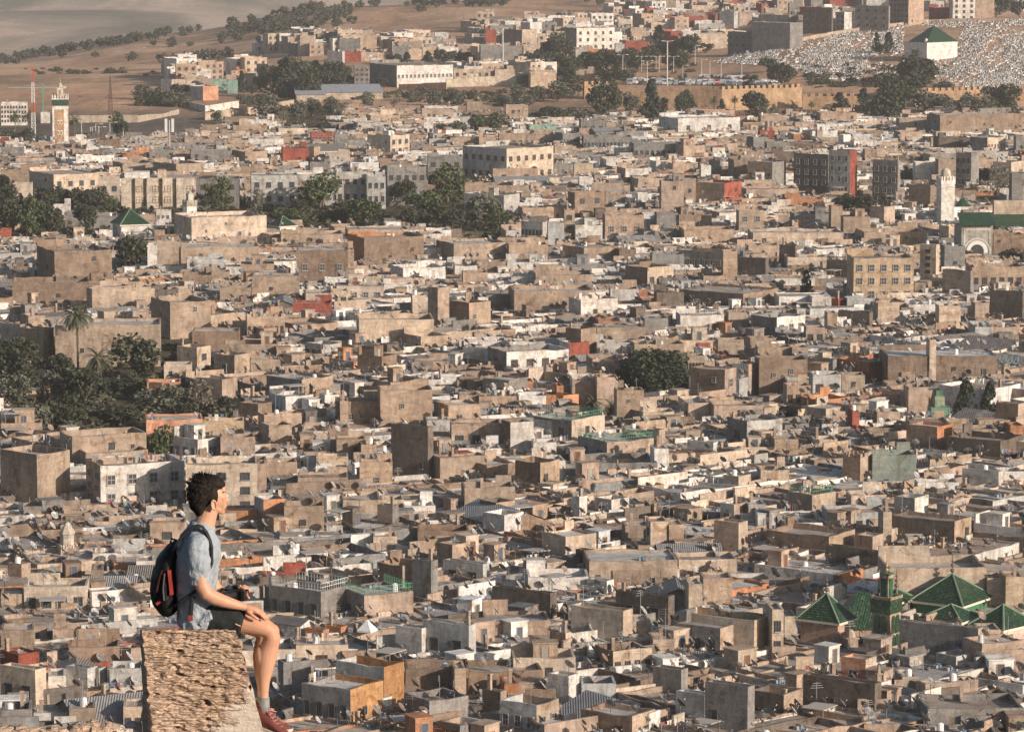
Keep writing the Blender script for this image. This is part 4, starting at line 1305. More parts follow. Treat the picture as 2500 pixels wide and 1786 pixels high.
keep(d['u0'],d['u1'],70,d['vb'],d['D'])
# mosque by the white minaret: long green roof over arched gate
d = dict(u0=1650+1862*CS,uc=1650+1866*CS,u1=1650+2070*CS,vt=1475*CS,vb=590+80*CS,off=5); solve_house(d); B,H=d['B'],d['H']; A=8.0
root = empty('mosque_gate', (d['C'][0],d['C'][1],0), d['th']); tag(root, 'grey mosque gate with white horseshoe arch under long green tiled roof', 'mosque'); LAND.append((d['uc']+35, 560, 'the green-roofed mosque gate'))
m = MB(); m.box(0,0,-1,B,A,H,(.40,.39,.36)); m.build('wall', MAT['plaster'], root)
m = MB(); m.poly([(-.5,-1.2,H+.1),(B+.5,-1.2,H+.1),(B+.2,A*.5,H+3.0),(-.2,A*.5,H+3.0)],GREEN_T); m.poly([(B+.5,-1.2,H+.1),(-.5,-1.2,H+.1),(-.2,A*.5,H+2.6),(B+.2,A*.5,H+2.6)],(.3,.25,.2)); m.build('tiled_roof', MAT['tile'], root)
cx_, r0, r1 = B*.5, B*.22, B*.34; zq = 5.6; n=14
def ring(ra, rb, y, col, nm, mt='paint'):
    m = MB(); pa=[]; pb=[]
    for i in range(n+1):
        a = math.pi*1.12*i/n - math.pi*.06; pa.append((cx_+ra*math.cos(a), zq+ra*math.sin(a))); pb.append((cx_+rb*math.cos(a), zq+rb*math.sin(a)))
    if ra == 0: m.poly([(x,y,z) for x,z in pb]+[(pb[-1][0],y,0),(pb[0][0],y,0)], col)
    else:
        for i in range(n): m.poly([(pb[i][0],y,pb[i][1]),(pb[i+1][0],y,pb[i+1][1]),(pa[i+1][0],y,pa[i+1][1]),(pa[i][0],y,pa[i][1])][::-1],col); m.poly([(pb[i][0],y,pb[i][1]),(pb[i+1][0],y,pb[i+1][1]),(pb[i+1][0],0,pb[i+1][1]),(pb[i][0],0,pb[i][1])],col)
    return m.build(nm, MAT[mt], root)
ring(0, r0, -.05, (.04,.04,.045), 'gate_opening'); ring(r0, r1, -.14, (.66,.66,.62), 'arch')
ring(r1*1.12, r1*1.25, -.1, (.5,.5,.47), 'arch_moulding')
m = MB(); m.box(B*.06,-.12,0,B*.12,0,H-.5,(.55,.54,.5)); m.box(B*.88,-.12,0,B*.94,0,H-.5,(.55,.54,.5)); m.box(B*.06,-.14,H-1.2,B*.94,0,H-.6,(.6,.59,.55)); m.build('gate_frame', MAT['plaster'], root)
keep(d['u0'],d['u1'],523,d['vb']-4,d['D'])
d = dict(u0=1650+2095*CS,uc=1650+2100*CS,u1=1650+2330*CS,vt=1495*CS,vb=1530*CS,off=5); solve_house(d); B,H=d['B'],d['H']
root = empty('mosque_hall', (d['C'][0],d['C'][1],0), d['th']); tag(root, 'low hall with long green tiled lean-to roof at the right edge', 'hall')
m = MB(); m.box(0,0,-1,B,7,H,(.5,.42,.34)); m.box(0,5,H,B,7,H+7,(.5,.42,.34)); m.build('wall', MAT['plaster'], root)
m = MB(); m.poly([(-.3,-.5,H+.05),(B+.3,-.5,H+.05),(B+.3,5,H+3.4),(-.3,5,H+3.4)],GREEN_T); m.build('tiled_roof', MAT['tile'], root)
keep(d['u0'],d['u1'],515,d['vb'],d['D'])
for (lab, xs, yt, yb, c) in (('plain white block attached to foot of the plain white minaret',(1690,1760,1862),1360,1452,(.76,.75,.71)),):
    d = dict(u0=1650+xs[0]*CS,uc=1650+xs[1]*CS,u1=1650+xs[2]*CS,vt=yt*CS,vb=yb*CS,off=6); solve_house(d)
    root = empty('mosque_annexe', (d['C'][0],d['C'][1]+1,0), d['th']); tag(root, lab, 'mosque'); m = MB(); m.box(0,0,-1,d['B'],d['A'],d['H'],c); m.build('wall', MAT['plaster'], root); link('window', PROP['window_d'][2], root, (d['B']*.8,-.05,d['H']*.75), (0,0,0), (1,1,1.5))
# green turret with tiled skirt on the right
u, v, P, g, mp = spot(1650,590,1716,1150,5); zb=5; y0=1150; w2=58*CS*mp
root = root_at('turret', 'square white turret with pale green tiled sides and slim green lantern', 'turret', P, g, R(6)); LAND.append((u, v-20, 'the green turret'))
m = MB(); m.box(-w2,-w2,0,w2,w2,Z(1125),(.70,.68,.62)); m.build('shaft', MAT['plaster'], root)
m = MB(); m.box(-w2-.15,-w2-.15,Z(1125),w2+.15,w2+.15,Z(1072),(.12,.23,.15),0,True); m.build('tiled_band', MAT['paint'], root)
m = MB(); m.box(-.85,-.85,Z(1072),.85,.85,Z(1000),(.3,.36,.26)); m.box(-.6,-.6,Z(1000),.6,.6,Z(965),(.12,.22,.15)); m.build('lantern', MAT['plaster'], root)
keep(u-22,u+22,965*CS+590,v,P.y)
# little turret left of the man
u, v, P, g, mp = spot(0,1186,440,432,6); zb=6; y0=432; w2=72*CS*mp*.8
root = root_at('turret', 'little crenelled roof with round white lantern turret and green tip, left of the man', 'turret', P, g, R(20)); LAND.append((u, v-20, 'the little lantern turret'))
m = MB(); m.box(-w2,-w2,0,w2,w2,Z(400),(.5,.4,.3)); m.build('shaft', MAT['plaster'], root)
m = MB(); crenels(m, w2, Z(400), .55, (.66,.58,.48), 7, .15); m.build('battlement', MAT['plaster'], root)
m = MB(); m.lathe((0,0,Z(400)),[(1.0,0),(1.0,1.9),(1.15,2.0),(1.15,2.2),(.95,2.5),(.5,3.1),(.05,3.6)],8,(.58,.52,.44)); m.build('lantern', MAT['plaster'], root); finial(root, Z(400)+3.4, .45, (.06,.28,.18))
keep(u-30,u+30,1290,v,P.y)
# slim turret at lower right
for (x, yt, yb, lab) in ((1322,1190,1390,'slim stone chimney turret standing before the pink roof hut'),(720,1140,1230,'short cream chimney pot turret with rounded cap near the bottom'),(1140,960,1060,'small cream belvedere with slotted sides below the green pyramid roof')):
    u, v, P, g, mp = spot(1650,1186,x,yb,5); zb=5; y0=yb; root = root_at('chimney_turret', lab, 'chimney', P, g, R(20)); w2 = (38 if x==1140 else 15)*CS*mp
    m = MB(); m.box(-w2,-w2,0,w2,w2,Z(yt+30),(.48,.38,.29)); m.box(-w2-.12,-w2-.12,Z(yt+30),w2+.12,w2+.12,Z(yt+22),(.55,.46,.36),0,True); m.build('shaft', MAT['plaster'], root)
    m = MB(); m.lathe((0,0,Z(yt+22)),[(w2*.9,0),(w2*.8,.5),(w2*.4,.9),(.02,1.0)],8,(.52,.42,.33)); m.build('cap', MAT['plaster'], root)
# striped facade building
d = dict(u0=781*CS,uc=790*CS,u1=1268*CS,vt=1172*CS,vb=1372*CS,off=5); solve_house(d); B,H=d['B'],d['H']; A=12
root = empty('apartment_building', (d['C'][0],d['C'][1],0), d['th']); tag(root, 'pale apartment building with five tall panels split by dark vertical strips', 'building'); LAND.append((d['uc']+90, 475, 'the striped pale building'))
m = MB(); m.box(0,0,-1,B,A,H,(.33,.27,.22)); m.build('wall', MAT['plaster'], root)
for i, (a, b) in enumerate(((.0,.14),(.19,.30),(.35,.51),(.565,.70),(.755,1.0))):
    m = MB(); m.box(B*a,-1.0,-1,B*b,0,H+.4,(.62,.55,.45),0,True); m.build('facade_panel', MAT['plaster'], root)
    for zz in (.28,.52,.74):
        for k in range(1 if b-a<.15 else 2): link('window', PROP['window_b' if (i+k)%2 else 'window_w'][2], root, (B*(a+(b-a)*((k+.5)/(1 if b-a<.15 else 2)))-.9,-1.06,H*zz), (0,0,0), (1.8,1,1.7))
m = MB(); m.box(.3,.3,H,B-.3,A-.3,H+.3,(.5,.47,.42)); m.box(1,1,H+.3,8,6,H+2,(.78,.76,.72)); m.box(B*.5,2,H+.3,B*.62,6,H+2.4,(.6,.5,.4)); m.build('roof', MAT['plaster'], root)
keep(d['u0'],d['u1'],438,d['vb'],d['D'])
# white parasol on an orange terrace
u, v, P, g, mp = spot(820,1186,205,985,6); root = root_at('parasol', 'square white parasol opened on the orange terrace below the mesh fence', 'parasol', P, g); zb=6; y0=985; LAND.append((u, v, 'the white parasol'))
m = MB(); m.tube((0,0,0),(0,0,Z(905)),.05,n=5,col=(.5,.5,.5)); m.build('pole', MAT['paint'], root)
m = MB(); w2=72*CS*mp; zt=Z(935)
for i in range(4):
    a0=R(20+90*i); a1=a0+R(90); m.poly([(w2*math.cos(a0),w2*math.sin(a0),zt),(w2*math.cos(a1),w2*math.sin(a1),zt),(0,0,zt+1.3)],(.74,.73,.70))
    m.poly([(w2*math.cos(a0),w2*math.sin(a0),zt),(w2*math.cos(a0),w2*math.sin(a0),zt-.2),(w2*math.cos(a1),w2*math.sin(a1),zt-.2),(w2*math.cos(a1),w2*math.sin(a1),zt)],(.74,.73,.70))
m.build('canopy', MAT['paint'], root)

# ---------------- city wall, fences ----------------
def crenel_wall(name, label, pts, off, col, t=1.2, cren=True, hh=None, cat='wall', step=1.5, mat='plaster'):
    """pts: (u, v_top, v_foot) along the wall"""
    P = []
    for (u, vt, vb) in pts:
        p = hit(u, vb, off); g = gz(p.x, p.y); h = off + (vb - vt) * p.y / F; P.append((Vector((p.x, p.y, 0)), g, h))
    o = P[0][0]; m = MB(); mc = MB()
    for i in range(len(P)-1):
        a, b = P[i], P[i+1]; dv = b[0]-a[0]; L = dv.length; n = max(1, int(L/(step*2 if cren else 9)))
        nr = Vector((-dv.y, dv.x, 0)).normalized()*t
        for k in range(n):
            f0, f1 = k/n, (k+1)/n
            p, q = a[0]+dv*f0-o, a[0]+dv*f1-o; g0, g1 = a[1]+(b[1]-a[1])*f0, a[1]+(b[1]-a[1])*f1; z0 = a[2]+(b[2]-a[2])*f0; z1 = a[2]+(b[2]-a[2])*f1
            j = (k*7919 % 11 - 5)*.02
            vs = [(p.x,p.y,g0-4),(q.x,q.y,g1-4),(q.x+nr.x,q.y+nr.y,g1-4),(p.x+nr.x,p.y+nr.y,g0-4),(p.x,p.y,g0+z0+j),(q.x,q.y,g1+z1+j),(q.x+nr.x,q.y+nr.y,g1+z1+j),(p.x+nr.x,p.y+nr.y,g0+z0+j)]
            m.geo(vs,[(4,5,6,7),(0,1,5,4),(1,2,6,5),(2,3,7,6),(3,0,4,7)],col)
            if cren:
                q2 = p+(q-p)*.55; zt = g0+z0+j
                vs = [(p.x,p.y,zt),(q2.x,q2.y,zt),(q2.x+nr.x,q2.y+nr.y,zt),(p.x+nr.x,p.y+nr.y,zt)]; vs += [(a_,b_,c_+1.3) for a_,b_,c_ in vs]
                mc.geo(vs,[(4,5,6,7),(0,1,5,4),(1,2,6,5),(2,3,7,6),(3,0,4,7)],col)
    root = empty(name, (o.x,o.y,0)); tag(root, label, cat); m.build('wall', MAT[mat], root)
    if cren: mc.build('battlement', MAT[mat], root)
    return root
OC = (.45,.315,.20)
bx = lambda x: 820+x*CS; cx3 = lambda x: 1650+x*CS
crenel_wall('city_wall','short crenelled ochre rampart at left end of the old city wall',[(bx(1622),552*CS,650*CS),(bx(1805),552*CS,640*CS)],0,OC)
crenel_wall('city_wall','long crenelled ochre city wall running below the car park',[(bx(1833),600*CS,715*CS),(bx(2273),595*CS,720*CS),(cx3(300),585*CS,725*CS),(cx3(825),570*CS,700*CS)],0,OC)
crenel_wall('city_wall','crenelled ochre city wall stretch with palms before it',[(cx3(828),632*CS,715*CS),(cx3(1240),628*CS,715*CS)],0,OC)
crenel_wall('city_wall','crenelled ochre city wall right of the big dark tree',[(cx3(1560),600*CS,700*CS),(cx3(1900),590*CS,690*CS),(cx3(2170),575*CS,665*CS),(cx3(2300),578*CS,665*CS)],0,OC)
LAND.append((bx(1700), 225, 'the left end of the city wall')); LAND.append((cx3(300), 225, 'the long ochre city wall')); LAND.append((cx3(1850), 230, 'the right stretch of city wall'))
crenel_wall('boundary_wall','pale stepped boundary wall climbing along the top of the cemetery',[(cx3(500),300*CS,325*CS),(cx3(700),275*CS,300*CS),(cx3(940),222*CS,245*CS),(cx3(1200),182*CS,205*CS),(cx3(1400),155*CS,178*CS),(cx3(1650),128*CS,152*CS),(cx3(2120),115*CS,135*CS)],0,(.5,.42,.33),.6,False)
crenel_wall('boundary_wall','long pale low wall below the brown field at far left',[(455*CS,752*CS,800*CS),(900*CS,752*CS,800*CS),(1050*CS,745*CS,770*CS),(1170*CS,715*CS,745*CS)],0,(.50,.43,.34),.6,False)
crenel_wall('boundary_wall','white compound wall with bright lit face in the middle distance left',[(1215*CS,662*CS,695*CS),(1340*CS,690*CS,730*CS),(1560*CS,660*CS,715*CS)],0,(.74,.70,.64),.6,False)
crenel_wall('boundary_wall','tan compound wall below the white one at middle distance left',[(1340*CS,735*CS,785*CS),(1640*CS,700*CS,760*CS),(1920*CS,650*CS,690*CS)],0,(.52,.42,.32),.6,False)
crenel_wall('boundary_wall','cream fence wall with upright ribs below the white school',[(bx(720),515*CS,570*CS),(bx(1180),492*CS,560*CS)],0,(.60,.52,.42),.6,False)
crenel_wall('boundary_wall','brown retaining wall left of the ribbed cream fence wall',[(bx(410),550*CS,590*CS),(bx(720),540*CS,600*CS)],0,(.42,.31,.22),.6,False)
# corrugated sheds in the middle distance
for (x0,x1,yt,yb,lab) in ((1930,2120,628,655,'long low shed with pale blue metal roof behind olive trees'),(2070,2500,600,640,'longest low shed with pale metal roof in the middle distance')):
    d = dict(u0=x0*CS,uc=(x0+6)*CS,u1=x1*CS,vt=yt*CS+4,vb=yb*CS+4,off=0); solve_house(d); B=d['B']; H=max(3,d['H']-d['g0'])
    root = empty('shed',(d['C'][0],d['C'][1],d['g0']),d['th']); tag(root,lab,'shed'); m=MB(); m.box(0,0,-2,B,26,H,(.5,.44,.36)); m.build('wall',MAT['plaster'],root); m=MB(); m.poly([(-.5,-.5,H+.05),(B+.5,-.5,H+.05),(B+.5,26.5,H+2.2),(-.5,26.5,H+2.2)],(.50,.53,.56)); m.build('roof',MAT['corr'],root)

# ---------------- cemetery ----------------
def inpoly(x, y, poly):
    c = False; j = len(poly)-1
    for i in range(len(poly)):
        if (poly[i][1] > y) != (poly[j][1] > y) and x < (poly[j][0]-poly[i][0])*(y-poly[i][1])/(poly[j][1]-poly[i][1])+poly[i][0]: c = not c
        j = i
    return c
CEM = [(230,415),(500,322),(940,248),(1400,180),(1650,150),(1900,135),(2300,130),(2300,575),(1700,565),(1650,500),(1250,540),(1000,520),(860,480),(700,430)]
def grave_mesh(k):
    m = MB(); w_ = (.62,.61,.59)
    m.box(-.5,-1.0,-.3,.5,1.0,.35,w_); m.box(-.35,-.8,.35,.35,.8,.5,(.5,.46,.4))
    n = 6; pts = [(-.45,.3),(.45,.3)]+[(.45*math.cos(math.pi*i/n), 1.0+.45*math.sin(math.pi*i/n)) for i in range(n+1)]
    f = [(x,.85,z) for x,z in pts]; b = [(x,1.03,z) for x,z in pts]; N=len(pts)
    m.geo(f+b,[tuple(range(N)),tuple(range(2*N-1,N-1,-1))]+[(i,N+i,N+(i+1)%N,(i+1)%N) for i in range(N)],w_)
    return m
def cemetery():
    r = random.Random(5); gm = grave_mesh(0); me = gm.mesh('grave', [MAT['paint']]); pts = []
    while len(pts) < 5600:
        x, y = r.uniform(230,2300), r.uniform(130,575)
        if not inpoly(x, y, CEM): continue
        if 1240 < x < 1660 and 360 < y < 600 and r.random() < .75: continue
        if 1480 < x < 1850 and 180 < y < 395: continue
        nn = noise.noise(Vector((x*.006, y*.012, 2.0)))
        if nn > .12 and r.random() < .75: continue
        if noise.noise(Vector((x*.03, y*.06, 7.0))) > .25 and r.random() < .7: continue
        pts.append((cx3(x), y*CS))
    P = [(hit(u, v, 0), u, v) for u, v in pts]; P.sort(key=lambda q: q[0].y)
    big = MB()
    for i, (p, u, v) in enumerate(P):
        s_ = r.uniform(.4,1.0); rz = R(-50)+r.gauss(0,.35); sc = (s_*r.uniform(.8,1.2), s_, s_*r.uniform(.7,1.5))
        if i < 290:
            o = link('grave', me, None, (p.x,p.y,gz(p.x,p.y)), (0,0,rz), sc); tag(o, 'small white grave with rounded headstone among the nearest rows of the hillside cemetery', 'grave', 'white graves of the cemetery')
        else:
            big.M = Matrix.Translation((p.x,p.y,gz(p.x,p.y))) @ Matrix.Rotation(rz,4,'Z') @ Matrix.Diagonal((*sc,1)); c = r.choice([(.66,.65,.63),(.5,.48,.45),(.36,.33,.30)]); big.geo(gm.v, gm.f, c, 0)
    big.M = None; o = big.build('graves', MAT['paint']); tag(o, 'hillside packed with thousands of small white graves', 'grave', kind='stuff')
cemetery()
# ---------------- parked cars and lamp posts ----------------
def car_mesh():
    m = MB(); L, W = 4.2, 1.75; body = [(-2.1,.35),(2.1,.35),(2.15,.75),(1.3,.92),(.75,1.42),(-.95,1.45),(-1.75,.98),(-2.12,.85)]
    N = len(body); a = [(x,-W/2,z) for x,z in body]; b = [(x,W/2,z) for x,z in body]
    m.geo(a+b,[tuple(range(N)),tuple(range(2*N-1,N-1,-1))]+[(i,N+i,N+(i+1)%N,(i+1)%N) for i in range(N)],(1,1,1),0)
    m.box(-1.25,-W/2-.015,.95,.95,W/2+.015,1.3,(0,0,0),1,True)
    for x in (-1.35,1.35):
        for y in (-W/2,W/2): m.tube((x,y-.1,.33),(x,y+.1,.33),.33,n=10,col=(.03,.03,.03),m=2)
    return m
cm = car_mesh(); carm = {}
for nm, c in (('white',(.75,.75,.75)),('silver',(.4,.41,.42)),('dark',(.05,.055,.06)),('red',(.35,.04,.03))):
    t = NT('car_paint_'+nm, .3, .5); t.color(c); carm[nm] = cm.mesh('parked_car',[t.m, MAT['glass'], MAT['paint']])
r = random.Random(11); nc = 0
for (xa, xb, ya, yb, rows, cnt) in ((1900,2890,525,560,5,26),(2350,2760,505,515,2,14)):
    for j in range(rows):
        for i in range(cnt):
            if r.random() < .35: continue
            x = xa+(xb-xa)*(i+.5)/cnt+r.uniform(-3,3); y = ya+(yb-ya)*j/rows + (i/cnt)*12
            P = hit(bx(x), y*CS, 0); k = r.choices(['white','silver','dark','red'],[6,3,2,.6])[0]
            o = link('parked_car', carm[k], None, (P.x,P.y,gz(P.x,P.y)), (0,0,R(70)+r.uniform(-.1,.1))); rw = ['front','second','third','fourth','back'][j] if rows == 5 else 'upper left'; tag(o, '%s car parked in the %s row of the car park above the city wall' % (k, rw), 'car', '%s cars in the %s row of the car park' % (k, rw)); nc += 1
def lamp(u, vt, vb, label, group=None, two=False, w=.12):
    P = hit(u, vb, 0); H = (vb-vt)*P.y/F; root = root_at('lamp_post', label, 'lamp post', P, gz(P.x,P.y), 0, group)
    m = MB(); m.tube((0,0,0),(0,0,H),w*1.3,w,n=6,col=(.55,.55,.54)); m.build('pole', MAT['paint'], root)
    m = MB(); m.tube((0,0,H-.1),(2.2,0,H+.1),w*.6,n=4,col=(.5,.5,.5)); m.box(1.6,-.3,H,2.8,.3,H+.22,(.6,.6,.6),0,True)
    if two: m.tube((0,0,H-.1),(-2.2,0,H+.1),w*.6,n=4,col=(.5,.5,.5)); m.box(-2.8,-.3,H,-1.6,.3,H+.22,(.6,.6,.6),0,True)
    m.build('lamp_head', MAT['paint'], root)
for (x, yt, yb) in ((1655,375,450),(1715,375,470),(1873,360,480),(1890,370,470),(1995,370,470),(2033,400,560),(2090,370,470),(2110,370,470),(2205,370,480)): lamp(bx(x), yt*CS, yb*CS, 'thin grey lamp post standing in the row beside the car park trees', 'lamp posts by the car park', True)
for (x, yt, yb) in ((45,430,520),(125,300,420),(168,390,500),(222,400,520),(295,410,520),(430,400,520),(742,430,520)): lamp(cx3(x), yt*CS, yb*CS, 'thin pale lamp post standing along the road under the cemetery', 'lamp posts under the cemetery')
lamp(bx(2163), 270*CS, 560*CS, 'tallest pale floodlight pole left of the car park', None, True, .25)
lamp(bx(1090), 185*CS, 410*CS, 'tall thin white pole before the red roofed hill house', None, False, .3)
for (x, yt, yb) in ((533,800,880),(590,830,900),(603,830,900),(625,810,900),(645,830,900),(718,800,900),(805,800,890)): lamp(x*CS, yt*CS, yb*CS, 'thin pale lamp post in the open yard right of the tall minaret', 'lamp posts in the open yard')
lamp(820+492*CS, 590+1440*CS, 590+1560*CS, 'white two-headed street lamp in the dark alley by the tall dark building', None, True, .06)
# ---------------- trees ----------------
t = NT("foliage", 0.8, 0.15); p = t.pos(); c = t.mix(t.attr(), t.ramp(t.noise(p, 0.5, 4), [(0.3,.7),(0.7,1.3)]), 1.0, 'MULTIPLY'); t.color(c)
t.b.inputs["Subsurface Weight"].default_value = 0.0; MAT['leaf'] = t.m
t = NT("bark", 0.95, 0.1); t.color(t.mix((.10,.075,.055), (.2,.16,.12), t.noise(t.pos((3,3,.5)), 3, 4))); MAT['bark'] = t.m
def leafquad(m, p, s, r, col):
    a = Vector((r.gauss(0,1), r.gauss(0,1), r.gauss(0,1))).normalized(); b = a.orthogonal().normalized()
    if r.random() < .5: b = a.cross(b)
    b = (b + a*0).normalized(); c = a.cross(b)
    s2 = s*r.uniform(.5,1.1); m.poly([p-b*s, p+c*s2, p+b*s, p-c*s2], col)
def crown(seed, n, leaf, base, kind='round', spread=.12):
    r = random.Random(seed); m = MB(); blobs = []
    nb = 70 if n > 8000 else (20 if kind != 'sparse' else 12)
    for i in range(nb):
        if kind == 'cone':
            z = r.uniform(-1,1); rad = (1-z)*.32+.05; a = r.uniform(0,6.28); blobs.append((Vector((rad*.6*math.cos(a), rad*.6*math.sin(a), z*.95)), .14+rad*.55))
        elif kind == 'column':
            z = r.uniform(-1,1); rad = .5*(1-max(0,z)**1.5)*(1-max(0,-z-.6)); a = r.uniform(0,6.28); blobs.append((Vector((rad*.7*math.cos(a), rad*.7*math.sin(a), z*.9)), .25+.25*rad))
        else:
            while True:
                v = Vector((r.uniform(-1,1), r.uniform(-1,1), r.uniform(-1,1)))
                if v.length < 1: break
            v = v.normalized()*(v.length**.5)*.72; v.z = v.z*.85; blobs.append((v, r.uniform(.2,.42)))
    for i in range(n):
        c, rad = blobs[r.randrange(nb)]; d = Vector((r.gauss(0,1), r.gauss(0,1), r.gauss(0,1)+.15)).normalized()
        p = c + d*rad*(r.uniform(.55,1.0)**.5)*(1+r.gauss(0,spread)); k = r.uniform(.65,1.35); h = r.uniform(-.12,.12)
        leafquad(m, p, leaf*r.uniform(.6,1.3), r, (base[0]*k*(1+h), base[1]*k, base[2]*k*(1-h)))
    return m
LC = dict(d=(.062,.070,.046), o=(.12,.125,.095), g=(.085,.105,.05), x=(.05,.062,.045), s=(.16,.145,.11))
CR = {}
for k, (n, leaf, kind, sp) in dict(d=(1500,.085,'round',.1), o=(1200,.085,'round',.14), g=(1400,.08,'round',.12), x=(1300,.085,'cone',.12), s=(650,.06,'sparse',.2)).items():
    CR[k] = [crown(100*ord(k)+q, n, leaf, LC[k], kind, sp).mesh('crown', [MAT['leaf']]) for q in range(3)]
CR['C'] = [crown(77+q, 2600, .075, (.045,.055,.04), 'column', .06).mesh('crown', [MAT['leaf']]) for q in range(2)]
CR['B'] = [crown(990, 12000, .045, (.055,.068,.042), 'round', .07).mesh('crown', [MAT['leaf']])]
CR['f'] = [crown(500+q, 220, .17, (.085,.09,.065), 'round', .1).mesh('olive_tree', [MAT['leaf']]) for q in range(4)]
def trunk_mesh():
    m = MB(); m.tube((0,0,-.5),(0.05,0,.55),.09,.065,n=7); r = random.Random(1)
    for i in range(6):
        a = i*1.05; m.tube((0.04,0,.45+.03*i),(.45*math.cos(a),.45*math.sin(a),.95+r.uniform(0,.3)),.045,.015,n=5)
    return m.mesh('trunk', [MAT['bark']])
TRK = trunk_mesh()
def palm_parts(seed):
    r = random.Random(seed); m = MB()
    for i in range(46):
        a = r.uniform(0,6.28); el = r.uniform(-.6,1.35); L = r.uniform(.85,1.1); n = 7; p = Vector((0,0,0)); dr = Vector((math.cos(a)*math.cos(el), math.sin(a)*math.cos(el), math.sin(el)))
        side = Vector((-math.sin(a), math.cos(a), 0)); k = r.uniform(.7,1.25); col = (.11*k,.12*k,.075*k)
        for j in range(n):
            q = p + dr*L/n; w0 = .10*math.sin(math.pi*(j+.6)/(n+1)); 
            up = side.cross(dr).normalized()
            for sgn in (-1,1):
                for q_ in range(2):
                    s0 = p + (q-p)*(q_*.5); m.poly([s0, s0+(q-p)*.3, s0+(q-p)*.75+side*sgn*w0*1.6-up*.04, s0+(q-p)*.55+side*sgn*w0*1.7-up*.06], col)
            p = q; dr = (dr + Vector((0,0,-.24))).normalized()
    c = m.mesh('crown', [MAT['leaf']])
    m = MB(); m.lathe((0,0,-.08),[(.02,-.1),(.1,-.05),(.09,.08),(.02,.12)],8,(.5,.24,.06)); 
    for i in range(5): a = i*1.25; m.tube((0,0,-.02),(.14*math.cos(a),.14*math.sin(a),-.2),.035,.03,n=5,col=(.55,.25,.05))
    return c, m.mesh('date_cluster', [MAT['paint']])
PALM = [palm_parts(3), palm_parts(4)]
PTR = MB(); 
for i in range(12): PTR.tube((0,0,i/12),(0,0,(i+1)/12),.5,.42,n=8)
PTRM = PTR.mesh('trunk', [MAT['bark']])
